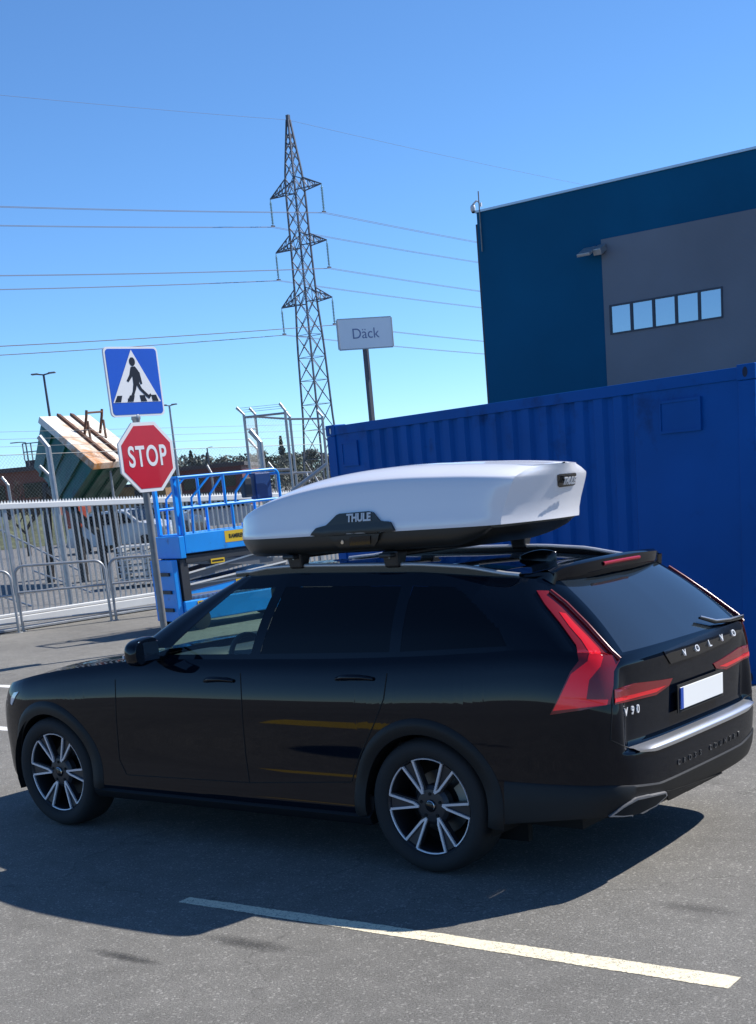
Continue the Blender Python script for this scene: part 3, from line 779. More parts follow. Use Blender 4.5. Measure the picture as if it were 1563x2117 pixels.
# ---- wheels
def wheel_rear_left():
    C_ = Vector((0, 0, WZ)); ax = (0, 1, 0); Y0 = .905
    tyre = [(.262, Y0-.21), (.30, Y0-.225), (.335, Y0-.222), (.352, Y0-.20), (.358, Y0-.16), (.3585, Y0-.10), (.358, Y0-.05), (.353, Y0-.015), (.340, Y0+.008), (.315, Y0+.020), (.290, Y0+.016), (.268, Y0+.006), (.259, Y0-.004), (.257, Y0-.02)]
    rimb = [(.262, Y0-.21), (.250, Y0-.20), (.245, Y0-.06), (.246, Y0-.03), (.254, Y0-.012), (.260, Y0-.004)]
    w = MB(); w.lathe(rimb, C_, ax, 64)
    R_ = .250
    def P(r, a, y): return Vector((-r*math.cos(math.radians(a)), y, WZ+r*math.sin(math.radians(a))))
    # hub and dark spokes
    hubp = [(0.0, Y0-.028), (.05, Y0-.026), (.085, Y0-.03), (.105, Y0-.045), (.11, Y0-.08)]
    w.lathe(hubp, C_, ax, 36)
    silver = MB()
    for k in range(6):
        a = 60*k+4
        out = [(R_*1.0, a+5.5), (.40*R_, a+7), (.27*R_, a+10), (.24*R_, a-14), (.38*R_, a-17), (R_*1.0, a-17)]
        top = [P(r, t, Y0-.020-.022*(1-r/R_)) for r, t in out]
        w.prism(top, (0, 1, 0), .03)
        for r0_, a0, r1_, a1 in ((1.0, 3.4, .32, 2.5), (.30, 2, .42, -9), (.41, -9, 1.0, -14.2)):
            wd_ = .0095
            p0, p1 = P(r0_*R_, a+a0, Y0-.012-.02*(1-r0_)), P(r1_*R_, a+a1, Y0-.012-.02*(1-r1_))
            silver.bar(p0, p1+(p1-p0).normalized()*.004, wd_ if 0 else .012, .011, up=(0, 1, 0))
        ts = np.linspace(a+4, a+60-14.5, 14)
        silver.grid([[P(.2475, t, Y0-.016), P(.2475, t, Y0-.006), P(.2535, t, Y0-.004), P(.2545, t, Y0-.014)] for t in ts])
    o = w.build('wheel', M_rimdark, car, smooth=True, angle=30, recalc=True)
    MB().lathe(tyre, C_, ax, 72).build('tyre', M_rubber, o, smooth=True, angle=50, recalc=True)
    silver.build('rim_edges', M_machined, o, recalc=True)
    MB().lathe([(.07, Y0-.13), (.17, Y0-.13), (.17, Y0-.155), (.07, Y0-.155)], C_, ax, 48).build('brake_disc', M_disc, o, recalc=True)
    cal = MB()
    ts = np.linspace(-10, 40, 9)
    cal.grid([[P(.13, t, Y0-.165), P(.13, t, Y0-.10), P(.19, t, Y0-.10), P(.19, t, Y0-.165)] for t in ts]); cal.add([P(.13, -10, Y0-.10), P(.19, -10, Y0-.10), P(.19, -10, Y0-.165)], [(0, 1, 2)])
    cal.build('brake_caliper', M_caliper, o)
    cap = MB().lathe([(0, Y0-.018), (.026, Y0-.019), (.033, Y0-.024), (.034, Y0-.03)], C_, ax, 28); cap.build('hub_cap', M_blackp, o, smooth=True, recalc=True)
    MB().tube([P(.027, t, Y0-.017) for t in np.linspace(-30, 120, 14)], .0025, 6).build('hub_ring', M_chrome, o)
    for k in range(5): MB().lathe([(0, Y0-.022), (.008, Y0-.022), (.010, Y0-.03)], P(.062, 72*k+20, 0), ax, 10).build('wheel_bolt', M_void, o)
    MB().lathe([(.0, Y0-.2), (.25, Y0-.2)], C_, ax, 32).build('rim_back', M_void, o)
    return o
w0 = wheel_rear_left()
def copy_part(o, parent, dx=0, sc=None):
    c = o.copy(); COL.objects.link(c); c.parent = parent; c.location = (dx, 0, 0)
    if sc: c.scale = sc
    for ch in o.children: copy_part(ch, c)
    return c
bpy.context.view_layer.update()
for ch in w0.children: ch['_'] = 1
for dx, sc in ((2.941, None), (0, (1, -1, 1)), (2.941, (1, -1, 1))):
    c = w0.copy(); COL.objects.link(c); c.parent = car; c.matrix_parent_inverse = w0.matrix_parent_inverse.copy(); c.location = (dx, 0, 0)
    if sc: c.scale = sc
    for ch in w0.children:
        d = ch.copy(); COL.objects.link(d); d.parent = c; d.matrix_parent_inverse = Matrix.Identity(4)
for o in bpy.data.objects:
    if '_' in o: del o['_']
# ---- cabin
MB().box((.9, 0, .62), (3.2, 1.5, .08)).build('cabin_floor', M_seat, car)
A = []
for y in np.linspace(-.72, .72, 15): A.append([Vector((1.78, y, .75)), Vector((1.75, y, .98)), Vector((1.80, y, 1.055+.02*math.exp(-((y-.38)/.16)**2))), Vector((2.02, y, 1.075+.02*math.exp(-((y-.38)/.16)**2))), Vector((2.44, y*.95, 1.03))])
MB().grid(A).build('dashboard', M_seat, car, smooth=True)
for y in (.38, -.38):
    s = MB(); s.tube([(1.30, y, .70), (1.22, y, .88), (1.12, y, 1.05), (1.05, y, 1.14)], [.16, .20, .17, .10], 14); s.tube([(1.55, y, .72), (1.2, y, .70)], [.20, .21], 14)
    o = s.build('front_seat', M_seat, car, smooth=True, angle=60)
    MB().tube([(1.01, y-.10, 1.24), (1.01, y+.10, 1.24)], [.075, .075], 14).build('head_restraint', M_seat, o, smooth=True, angle=60)
MB().box((.05, 0, .93), (.16, 1.25, .55)).build('rear_bench', M_seat, car, bevel=.05)
MB().tube([(1.60+.05*math.sin(t), .38+.185*math.cos(t), 1.00+.18*math.sin(t)) for t in np.linspace(0, 2*math.pi, 33)[:-1]], .016, 8, close=True).build('steering_wheel', M_seat, car, smooth=True)
MB().box((-.35, 0, 1.02), (.9, 1.35, .04)).build('luggage_cover', M_seat, car)
MB().box((1.62, 0, 1.40), (.05, .24, .07)).build('interior_mirror', M_blackp, car, bevel=.01)

# ================================================================ ROOF RACK
M_rack = pm('rack_black', (.010, .010, .011), .45)
rack = thing('roof_rack', 'black crossbars and clamp feet on the roof rails under the white box', 'roof rack', (.65, 0, 1.52))
for x in (.30, .96):
    zr = ytop(x)[1]+.04
    MB().bar((x, -.70, zr+.052), (x, .72, zr+.052), .08, .024).build('crossbar', M_rack, rack, bevel=.008)
    for sy in (1, -1):
        f_ = MB(); yy = sy*(ytop(x)[0]-.045)
        f_.hexa([(x-.045, yy-.03, zr-.015), (x+.045, yy-.03, zr-.015), (x+.045, yy+.03, zr-.015), (x-.045, yy+.03, zr-.015), (x-.055, yy-.05, zr+.072), (x+.055, yy-.05, zr+.072), (x+.055, yy+.045, zr+.072), (x-.055, yy+.045, zr+.072)])
        f_.build('clamp_foot', M_rack, rack, bevel=.012)
        MB().lathe([(0, .0), (.009, 0), (.011, -.006)], (x, yy+sy*.047, zr+.045), (0, sy, 0), 12).build('foot_lock', M_silver, rack)
# ================================================================ ROOF BOX
M_boxw = pm('white_gloss_shell', (.74, .74, .78), .22, coat=.5)
M_boxb = pm('black_textured_base', (.012, .013, .013), .38)
BXC = .28
box = thing('roof_box', 'long white aerodynamic roof box with a black base, mounted on the car roof', 'roof box', (.5, BXC, 1.64))
ZS = 1.745
bw = smooth_tab([(-.375, .385), (-.355, .412), (-.31, .440), (-.20, .455), (.3, .46), (.8, .455), (1.15, .425), (1.30, .365), (1.42, .28), (1.465, .22), (1.48, .19)])
bt = smooth_tab([(-.44, 2.005), (-.3, 2.030), (-.1, 2.052), (.2, 2.068), (.5, 2.065), (.8, 2.040), (1.05, 1.995), (1.25, 1.940), (1.40, 1.897), (1.46, 1.875), (1.48, 1.85)])
xs_ = list(np.linspace(-.375, 1.42, 60))+[1.44, 1.455, 1.465, 1.473, 1.48]
def lid_section(x):
    w = interp(x, bw); zt = interp(x, bt); H = zt-ZS
    prof = [(1.012, 0), (1.018, .05), (1.005, .16), (.988, .36), (.970, .60), (.952, .72), (.930, .785), (.905, .815), (.74, .895), (.56, .965), (.545, .985), (.30, 1.0), (.285, .985), (.15, .992), (0, .997)]
    row = []
    for a, b in prof:
        sh = -.105*b**1.15*min(1, max(0, (-.05-x)/.325)) if x < -.05 else 0
        if x < -.24 and b < .22: sh += -.010*min(1, (-.24-x)/.135)*(1-b/.22)
        row.append((x+sh, w*a, ZS+H*b))
    return row
A = []
for x in xs_:
    h_ = lid_section(x); A.append([Vector((a, BXC+b, c)) for a, b, c in h_]+[Vector((a, BXC-b, c)) for a, b, c in h_[::-1][1:]])
lid = MB().grid(A)
def cap_rows(row, inset, dx):   # close an end with concentric rings
    c = sum(row, Vector())/len(row); out = []
    for k in (1, .9, .7, .4, .0): out.append([c+(p-c)*k+Vector((dx*(1-k*k), 0, 0)) for p in row])
    return out
# rear face: dish below an overhanging top
rear = A[0]; m_ = len(rear)
half_n = m_//2
RF = []
for q in np.linspace(0, 1, 15):
    pass
rows = []
for i in range(half_n+1):
    a, b = rear[i], rear[m_-1-i]; t_ = i/half_n; rows.append([a.lerp(b, s)+Vector((-.05*math.sin(math.pi*s)+.0*math.exp(-(((a.z-ZS)/.26-.38)/.17)**2)*math.sin(math.pi*s)**.5, 0, 0)) for s in np.linspace(0, 1, 15)])
lid.grid(rows)
nose = A[-1]; rows = []
for i in range(half_n+1):
    a, b = nose[i], nose[m_-1-i]; rows.append([a.lerp(b, s)+Vector((.02*math.sin(math.pi*s), 0, 0)) for s in np.linspace(0, 1, 9)])
lid.grid(rows)
lido = lid.build('lid', M_boxw, box, smooth=True, angle=28, recalc=True)
bs = MB(); A2 = []
bxs = list(np.linspace(-.345, 1.40, 50))+[1.43, 1.455, 1.47]
for x in bxs:
    w = interp(x, bw)*1.0; e = min(1, max(0, (x+.345)/.22)); e2 = min(1, max(0, (1.47-x)/.16)); dep = .100*(e**.5)*(.22+.78*e2)
    dep = max(dep, .012); row = []
    for a, b in ((1.0, 0), (.995, .25), (.975, .55), (.93, .82), (.85, .95), (.70, 1.0), (0, 1.0)): row.append((x, w*a, ZS-.002-dep*b))
    A2.append([Vector((p, BXC+q, r)) for p, q, r in row]+[Vector((p, BXC-q, r)) for p, q, r in row[::-1][1:]])
bs.grid(A2)
for row in (A2[0], A2[-1]): bs.add(row, [tuple(range(len(row)))])
baseo = bs.build('base', M_boxb, box, smooth=True, angle=40, recalc=True)
bx_v = []; bx_f = []
for q in (lid, bs): o_ = len(bx_v); bx_v += [Vector(p) for p in q.v]; bx_f += [tuple(i+o_ for i in f) for f in q.f]
BOXBVH = BVHTree.FromPolygons(bx_v, bx_f)
HD = z3([(362, 402), (385, 376), (425, 365), (468, 322), (480, 317), (598, 307), (612, 311), (640, 345), (682, 350), (700, 384), (640, 395), (632, 425), (620, 440), (480, 450), (462, 435), (440, 410)], 460, 900, 1.954)
hnd = decal('latch_panel', HD, M_boxb, box, off=.016, skirt=.02, bvh=BOXBVH, mirror=False)[0]
LV = decal('latch_lever', z3([(524, 408), (606, 402), (606, 432), (524, 440)], 460, 900, 1.954), M_blackp, hnd, off=.022, skirt=.01, bvh=BOXBVH, mirror=False)
LV = decal('lock_cylinder', z3([(488, 422), (492, 420), (497, 422), (498, 430), (494, 434), (488, 433), (486, 428)], 460, 900, 1.954), M_silver, hnd, off=.02, skirt=.006, bvh=BOXBVH, mirror=False, cuts=0)
h = castn(746, 1071, BOXBVH); M_logo = pm('logo_light_grey', (.55, .56, .58), .4)
text_mesh('THULE', M_logo, h[0]+h[1]*.019, Vector((-1, 0, 0)), Vector((0, -.15, 1)), .056, 'box_lettering', hnd, .002, bold=.0022, xs=.92)
bd_ = decal('badge', [(1152, 982), (1156, 980), (1188, 977), (1190, 979), (1187, 1001), (1184, 1003), (1156, 1007), (1153, 1004)], M_blackp, box, off=.005, skirt=.01, bvh=BOXBVH, mirror=False)[0]
h = castn(1171, 992, BOXBVH)
nn = h[1]; X_ = Vector((0, 0, 1)).cross(nn).normalized()
text_mesh('THULE', M_logo, h[0]+nn*.018, X_, nn.cross(X_),   .050, 'box_lettering', bd_, .002, bold=.002, xs=.9)
tag(bd_, 'small black badge on the box end')
for o in (car, rack, box): lean(o)
# ================================================================ CONTAINER
M_cont = pm('blue_container_paint', (.0008, .082, .33), .5, var=.10, scale=1.5, spec=.12, dirt=(.003, .04, .16), ds=2.2, dt=.64)
M_contd = pm('blue_container_door_paint', (.004, .075, .32), .45, var=.1, scale=2)
M_galv = pm('galvanised_steel', (.36, .37, .38), .42, metal=.55, var=.12, scale=9)
M_galvd = pm('weathered_galvanised_steel', (.20, .21, .215), .55, metal=.35, var=.15, scale=7)
CA = Vector((6.259, -6.31, 0)); CE = Vector((math.cos(2.842), math.sin(2.842), 0)); CL, CWd, CH = 6.17, 2.438, 2.585
CN = Vector((-CE.y, CE.x, 0))
if CN.dot(CAM-CA) < 0: CN = -CN
cont = thing('shipping_container', 'blue steel shipping container with corrugated side, behind the black car', 'container', tuple(CA+CE*3-CN*1.2))
def cp(s, t, z): return CA+CE*s-CN*t+Vector((0, 0, z))   # s along the long side from the far-left end, t inward
def cbox(mb_, s0, s1, t0, t1, z0, z1): mb_.hexa([cp(s0, t0, z0), cp(s1, t0, z0), cp(s1, t1, z0), cp(s0, t1, z0), cp(s0, t0, z1), cp(s1, t0, z1), cp(s1, t1, z1), cp(s0, t1, z1)])
def corr_wall(tf, flip):
    A = []; s = .16; prof = [(0, 0)]
    pts = []; x = .165
    flat1 = .78; flat2 = CL-.16-.98
    pts.append((x, .018)); pts.append((flat1, .018)); x = flat1
    while x < flat2-.26:
        pts += [(x+.035, .052), (x+.105, .052), (x+.14, .018), (x+.245, .018)]; x += .245
    pts.append((CL-.165, .018))
    return pts
cw = MB(); A = [[cp(s, t, z) for z in np.linspace(.16, CH-.11, 3)] for s, t in corr_wall(0, 0)]
cw.grid(A)
cw.build('corrugated_side', M_cont, cont, recalc=True)
cw2 = MB().grid([[cp(s, CWd-t, z) for z in (.16, CH-.11)] for s, t in corr_wall(0, 0)]); cw2.build('corrugated_side', M_cont, cont, recalc=True)
fr = MB()
for s0 in (0, CL-.165):
    for t0 in (0, CWd-.15): cbox(fr, s0, s0+.165, t0, t0+.15, .12, CH-.12)
for t0 in (.004, CWd-.064):
    cbox(fr, .165, CL-.165, t0, t0+.06, CH-.11, CH-.012); cbox(fr, .165, CL-.165, t0, t0+.06, .02, .165)
cbox(fr, .02, .08, .15, CWd-.15, CH-.11, CH-.012); cbox(fr, .02, .08, .15, CWd-.15, .02, .16)
cbox(fr, CL-.08, CL-.02, .15, CWd-.15, CH-.12, CH-.012); cbox(fr, CL-.08, CL-.02, .15, CWd-.15, .02, .16)
fr.build('frame', M_cont, cont, bevel=.006)
rf = MB(); cbox(rf, .1, CL-.1, .07, CWd-.07, CH-.06, CH-.04); rf.build('roof', M_cont, cont)
ew = MB().grid([[cp(.05 if (k//2) % 2 else .085, .15+(CWd-.3)*k/16, z) for z in (.16, CH-.11)] for k in range(17)]); ew.build('end_wall', M_cont, cont, recalc=True)
M_hole = pm('casting_hole_dark', (.01, .02, .05), .8)
for s0 in (0, CL):
    for t0 in (0, CWd):
        for z0 in (0, CH-.118):
            sg = 1 if s0 == 0 else -1; tg = 1 if t0 == 0 else -1
            a, b = sorted((s0-sg*.004, s0+sg*.178)); c, d = sorted((t0-tg*.004, t0+tg*.162))
            mcb = MB(); cbox(mcb, a, b, c, d, z0, z0+.122); cst = mcb.build('corner_casting', M_cont, cont, bevel=.006)
            sc_ = s0+sg*.09
            ring = [cp(sc_+.026*math.cos(t), t0-tg*.0055, z0+.061+.04*math.sin(t)) for t in np.linspace(0, 2*math.pi, 17)[:-1]]
            MB().add(ring, [tuple(range(16))]).build('casting_hole', M_hole, cst)
            if s0 == 0 and t0 == 0 and z0 > 1:
                ring = [cp(sc_+.008+.014*math.cos(t), t0-tg*.0075, z0+.055+.034*math.sin(t)) for t in np.linspace(0, 2*math.pi, 17)[:-1]]
                MB().add(ring, [tuple(range(16))]).build('casting_daylight', pm('daylight_grey', (.7, .72, .75), .6), cst)  # solid pale disc, painted as daylight showing through the casting
for s0, s1 in ((.28, .60), (CL-1.02, CL-.56)):   # raised marking panels
    for (z0, z1) in ((CH-.47, CH-.20),):
        q = MB(); fw = .022
        cbox(q, s0, s1, -.004, .02, z1-fw, z1); cbox(q, s0, s1, -.004, .02, z0, z0+fw); cbox(q, s0, s0+fw, -.004, .02, z0+fw, z1-fw); cbox(q, s1-fw, s1, -.004, .02, z0+fw, z1-fw)
        cbox(q, s0+fw, s1-fw, .004, .02, z0+fw, z1-fw)
        q.build('marking_panel', M_cont, cont)
for k in range(2):
    d_ = MB(); t0 = .16+k*(CWd/2-.15); cbox(d_, CL-.055, CL-.01, t0, t0+CWd/2-.17, .17, CH-.13); dr = d_.build('door', M_contd, cont, bevel=.008)
    for q in (.30, .80):
        MB().tube([cp(CL+.03, t0+q, .10), cp(CL+.03, t0+q, CH-.07)], .018, 10).build('locking_bar', M_galv, dr, smooth=True, angle=50)
    for z in (.35, .8, 1.3, 1.8, 2.2):
        hh = MB(); cbox(hh, CL-.01, CL+.03, (t0-.05 if k == 0 else t0+CWd/2-.22), (t0+.05 if k == 0 else t0+CWd/2-.12), z, z+.09); hh.build('hinge', M_contd, dr)
# ================================================================ WAREHOUSE
def cladding(name, col, freq=28.0, strength=.35):
    m, t, b = newmat(name); N = t.nodes; L = t.links
    tc = N.new('ShaderNodeTexCoord'); w = N.new('ShaderNodeTexWave'); w.wave_type = 'BANDS'; w.bands_direction = 'Z'; w.inputs['Scale'].default_value = freq/6.283*2; L.new(tc.outputs['Object'], w.inputs['Vector'])
    bp = N.new('ShaderNodeBump'); bp.inputs['Strength'].default_value = strength; bp.inputs['Distance'].default_value = .01; L.new(w.outputs[0], bp.inputs['Height']); L.new(bp.outputs[0], b.inputs['Normal'])
    n = N.new('ShaderNodeTexNoise'); n.inputs['Scale'].default_value = .35; n.inputs['Detail'].default_value = 5; L.new(tc.outputs['Object'], n.inputs['Vector'])
    r = N.new('ShaderNodeMapRange'); r.inputs[1].default_value = .3; r.inputs[2].default_value = .7; r.inputs[3].default_value = .9; r.inputs[4].default_value = 1.1; L.new(n.outputs[0], r.inputs[0])
    mx = N.new('ShaderNodeMix'); mx.data_type = 'RGBA'; mx.blend_type = 'MULTIPLY'; mx.inputs[0].default_value = 1; mx.inputs[6].default_value = (*col, 1); L.new(r.outputs[0], mx.inputs[7])
    L.new(mx.outputs[2], b.inputs['Base Color']); b.inputs['Roughness'].default_value = .5; b.inputs['Specular IOR Level'].default_value = .1
    return m
M_navy = cladding('dark_teal_cladding', (.0005, .084, .185)); M_greyw = cladding('grey_cladding', (.165, .185, .225))
M_wframe = pm('dark_window_frame', (.012, .022, .05), .4); M_pane = pm('mirror_like_window_glass', (.30, .36, .42), .03, metal=.85)
M_coping = pm('roof_coping', (.42, .50, .58), .35, metal=.5)
BY = -34.5; BX1, BX0, BZ = 21.75, -26.0, 9.93
wh = thing('warehouse', 'dark teal warehouse with a grey wall section and a strip of five windows', 'building', (8, BY-10, 0))
wall = MB().hexa([(BX0, BY-24, 0), (BX1, BY-24, 0), (BX1, BY, 0), (BX0, BY, 0), (BX0, BY-24, BZ), (BX1, BY-24, BZ), (BX1, BY, BZ), (BX0, BY, BZ)]).build('wall', M_navy, wh)
GX1 = 17.2; gz0, gz1 = 0.02, 8.34; wx0, wx1, wz0, wz1 = 13.22, 17.0, 5.48, 6.37
pn = MB()
for (a, b, c, d) in ((BX0, GX1, wz1, gz1), (BX0, GX1, gz0, wz0), (wx1, GX1, wz0, wz1), (BX0, wx0, wz0, wz1)): pn.hexa([(a, BY, c), (b, BY, c), (b, BY+.04, c), (a, BY+.04, c), (a, BY, d), (b, BY, d), (b, BY+.04, d), (a, BY+.04, d)])
pn.build('grey_wall_panel', M_greyw, wh)
fr = MB(); fw = .05
fr.box(((wx0+wx1)/2, BY+.03, wz1-fw/2), (wx1-wx0, .08, fw)); fr.box(((wx0+wx1)/2, BY+.03, wz0+fw/2), (wx1-wx0, .08, fw))
n5 = 5; pw = (wx1-wx0)/n5
for k in range(n5+1):
    ww_ = .075 if 0 < k < n5 else .05; xc = wx0+k*pw; xc = min(max(xc, wx0+ww_/2), wx1-ww_/2); fr.box((xc, BY+.03, (wz0+wz1)/2), (ww_, .08, wz1-wz0-2*fw))
win = fr.build('window', M_wframe, wh)
for k in range(n5): MB().box((wx0+(k+.5)*pw, BY+.012, (wz0+wz1)/2), (pw-.06, .02, wz1-wz0-2*fw+.02)).build('pane', M_pane, win)
MB().box(((BX0+BX1)/2, BY-12, BZ+.03), (BX1-BX0+.12, 24.12, .07)).build('roof_coping', M_coping, wh)
dp = MB().tube([(BX1+.04, BY-.05, BZ-.35), (BX1+.04, BY-.05, .2)], .05, 8); dp.build('downpipe', M_wframe, wh)
p = onplane(1222, 523, (0, BY+.15, 0), Vector((0, 1, 0)))
fl = thing('floodlight', 'grey floodlight on a bracket high on the dark teal warehouse wall', 'floodlight', tuple(p), None)
R_ = Matrix.Rotation(math.radians(-24), 3, 'X')
MB().box(p+Vector((0, .28, .02)), (.46, .55, .10), R_)  .build('lamp_head', M_galv, fl, bevel=.02)
MB().box(p+Vector((-.36, .10, .03)), (.28, .42, .20), R_).build('driver_box', M_galv, fl, bevel=.02)
MB().bar(p+Vector((-.36, -.13, -.02)), p+Vector((-.36, .05, 0)), .12, .16).build('bracket', M_galvd, fl)
# camera on the building corner
p0 = onplane(997, 520, (0, BY+.06, 0), Vector((0, 1, 0))); pt = onplane(990, 395, (0, BY+.06, 0), Vector((0, 1, 0)))
cam_t = thing('security_camera', 'white dome security camera on a thin pole at the warehouse corner', 'camera', tuple(p0))
pc = onplane(991.5, 425, (0, BY+.06, 0), Vector((0, 1, 0)))
MB().tube([p0, Vector((p0.x, p0.y, pt.z))], .022, 8).build('pole', M_galvd, cam_t)
a = Vector((p0.x, p0.y, pc.z)); b = a+Vector((.24, .02, 0))
MB().tube([a+Vector((0, 0, .12)), a+Vector((.1, .01, .16)), b+Vector((0, 0, .06))], [.03, .03, .04], 8).build('arm', pm('camera_white', (.6, .6, .62), .4), cam_t, smooth=True)
MB().lathe([(0, .02), (.06, .02), (.085, -.04), (.085, -.12), (.06, -.18), (0, -.2)], b+Vector((0, 0, .04)), (0, 0, 1), 16).build('dome', bpy.data.materials['camera_white'], cam_t, smooth=True)
MB().lathe([(.062, -.165), (.05, -.21), (.02, -.235), (0, -.24)], b+Vector((0, 0, .04)), (0, 0, 1), 16).build('lens', M_blackp, cam_t, smooth=True)
MB().box(a+Vector((-.06, 0, .02)), (.07, .05, .12)).build('junction_box', bpy.data.materials['camera_white'], cam_t)
# ================================================================ TYRE SIGN behind the container
M_signw = pm('sign_board_white', (.82, .82, .80), .45, var=.03, scale=3); M_pole = pm('dark_steel_pole', (.075, .08, .095), .5, metal=.3)
M_ink = pm('sign_ink_grey_blue', (.16, .20, .32), .5)
DS = 17.6
ctr = at(755.5, 689, DS); X_ = CR.copy(); X_.z = 0; X_.normalize(); X_ = (X_*math.cos(.35)+(CD-Vector((0, 0, CD.z))).normalized()*math.sin(.35)).normalized()
sw, sh = .76, .365; Yz = Vector((0, 0, 1)); n_ = X_.cross(Yz)
ts = thing('tyre_sign', 'pale rectangular sign reading Däck on a dark pole behind the blue container', 'sign', (ctr.x, ctr.y, 0))
b_ = MB().prism([ctr+X_*i*sw/2+Yz*j*sh/2 for i, j in ((-1, -1), (1, -1), (1, 1), (-1, 1))], n_, .02).build('sign_board', M_signw, ts)
q = MB(); 
for i, j, k, l in ((-1, -1, 1, -1), (1, -1, 1, 1), (1, 1, -1, 1), (-1, 1, -1, -1)): q.bar(ctr+X_*i*sw/2+Yz*j*sh/2-n_*.01, ctr+X_*k*sw/2+Yz*l*sh/2-n_*.01, .014, .03)
q.build('board_edge', M_galv, b_)
text_mesh('Däck', M_ink, ctr+n_*.002-Yz*.005, X_, Yz, .185, 'sign_lettering', b_, .001, bold=-.0005)
pb = ctr-Yz*(sh/2); MB().bar(Vector((ctr.x, ctr.y, 0))-n_*.03, Vector((ctr.x, ctr.y, ctr.z-.1))-n_*.05, .07, .05).build('pole', M_pole, ts)
# ================================================================ TRAFFIC SIGN POST
M_red = pm('sign_red', (.48, .008, .022), .35, coat=.2, var=.04, scale=4); M_blue = pm('sign_blue', (.004, .075, .48), .35, coat=.2, var=.04, scale=4); M_wht = pm('sign_white', (.72, .72, .72), .4); M_blk = pm('sign_black', (.006, .006, .012), .4)
SB = gnd(345, 1340); SB.z = 0
rs = thing('road_sign_post', 'grey post carrying a red stop sign under a blue pedestrian crossing sign', 'traffic sign', tuple(SB))
hd = (CD-Vector((0, 0, CD.z))).normalized(); hr = Vector((CR.x, CR.y, 0)).normalized()
view = (SB-CAM); view.z = 0; view.normalize(); side = Vector((view.y, -view.x, 0))
if side.dot(hr) < 0: side = -side
al = math.radians(37); SX = (side*math.cos(al)+view*math.sin(al)).normalized(); SN = SX.cross(Vector((0, 0, 1))); SN = SN if SN.dot(CAM-SB) > 0 else -SN
UZ = Vector((0, 0, 1))
MB().tube([SB, SB+UZ*(zat(SB, 866))], .045, 16).build('post', M_galvd, rs, smooth=True, angle=50)
MB().lathe([(.0, .10), (.03, .09), (.055, .05), (.062, .0), (.05, -.02), (.05, -.10)], SB+UZ*(zat(SB, 866)), (0, 0, 1), 16).build('post_cap', M_galv, rs, smooth=True, angle=50)
def sp_(cz, x, y, o=0, f=.05): return SB+SN*(f+o)+SX*(x+(.065 if cz < 3 else .02))+UZ*(cz+y)
def rrect(w, h, r, n=5):
    P = []
    for cx_, cy_, a0 in ((w/2-r, -h/2+r, -90), (w/2-r, h/2-r, 0), (-w/2+r, h/2-r, 90), (-w/2+r, -h/2+r, 180)):
        for k in range(n+1): t = math.radians(a0+90*k/n); P.append((cx_+r*math.cos(t), cy_+r*math.sin(t)))
    return P
cz = zat(SB, 946); R8 = .435/math.cos(math.pi/8)
def octo(r): return [(r*math.cos(math.pi/8+k*math.pi/4), r*math.sin(math.pi/8+k*math.pi/4)) for k in range(8)]
st = MB().prism([sp_(cz, x, y) for x, y in octo(R8)], SN, .03).build('stop_sign', M_wht, rs)
MB().prism([sp_(cz, x, y, .003) for x, y in octo(R8*.90)], SN, .003).build('red_field', M_red, st)
text_mesh('STOP', M_wht, sp_(cz, 0, .0, .005), SX, UZ, .36, 'sign_lettering', st, .001, bold=.007, xs=.66, spacing=1.14)
cz2 = zat(SB, 790); S_ = .845
pdn = MB().prism([sp_(cz2, x, y, 0) for x, y in rrect(S_, S_, .06)], SN, .03).build('pedestrian_crossing_sign', M_wht, rs)
MB().prism([sp_(cz2, x, y, .003) for x, y in rrect(S_-.05, S_-.05, .045)], SN, .003).build('blue_field', M_blue, pdn)
T = [(-.377, -.25), (.377, -.25), (.0, .386)]
MB().prism([sp_(cz2, x, y, .006) for x, y in T], SN, .003).build('white_triangle', M_wht, pdn)
# walking figure: measured outline of the pictogram, in sign units
def sx(px, py): return ((px-617)/ (233/ S_)*1.0, -(py-200)/(312/S_))
sym = MB()
def poly(pts, o=.009):
    P = [sp_(cz2, x*.95, y*.95, o) for x, y in pts]
    sym.prism(P if sum((pts[i][0]*pts[(i+1) % len(pts)][1]-pts[(i+1) % len(pts)][0]*pts[i][1]) for i in range(len(pts))) > 0 else P[::-1], SN, .003)
poly([(.048*math.cos(t)-.005, .255+.056*math.sin(t)) for t in np.linspace(0, 2*math.pi, 17)[:-1]])
poly([(-.035, .19), (.03, .195), (.075, .14), (.085, .05), (.065, -.03), (-.03, -.03), (-.03, .06), (-.045, .12)], .0091)
poly([(-.04, .185), (-.075, .09), (-.135, .015), (-.105, -.005), (-.04, .06), (-.02, .13)], .0092)
poly([(.05, .16), (.095, .115), (.118, -.03), (.085, -.035), (.07, .06)], .0093)
poly([(-.03, -.025), (.03, -.025), (.0, -.10), (-.06, -.205), (-.115, -.245), (-.155, -.232), (-.15, -.212), (-.11, -.205), (-.055, -.12)], .0094)
poly([(.01, -.025), (.066, -.025), (.10, -.09), (.20, -.175), (.235, -.155), (.245, -.185), (.205, -.225), (.165, -.20), (.06, -.105)], .0095)
for x in (-.30, -.095, .10, .295):
    sk = .02 if x < 0 else -.02
    poly([(x-.055-sk*.8, -.255), (x+.045-sk*.8, -.255), (x+.045+sk*.8, -.175), (x-.035+sk*.8, -.175)], .0088)
sym.build('walking_figure', M_blk, pdn)
for z in (cz-.25, cz+.25): MB().tube([SB+UZ*z+SN*.02-SX*.05, SB+UZ*z-SN*.045-SX*.03, SB+UZ*z-SN*.045+SX*.03, SB+UZ*z+SN*.02+SX*.05], .008, 6).build('clamp', M_galv, rs)
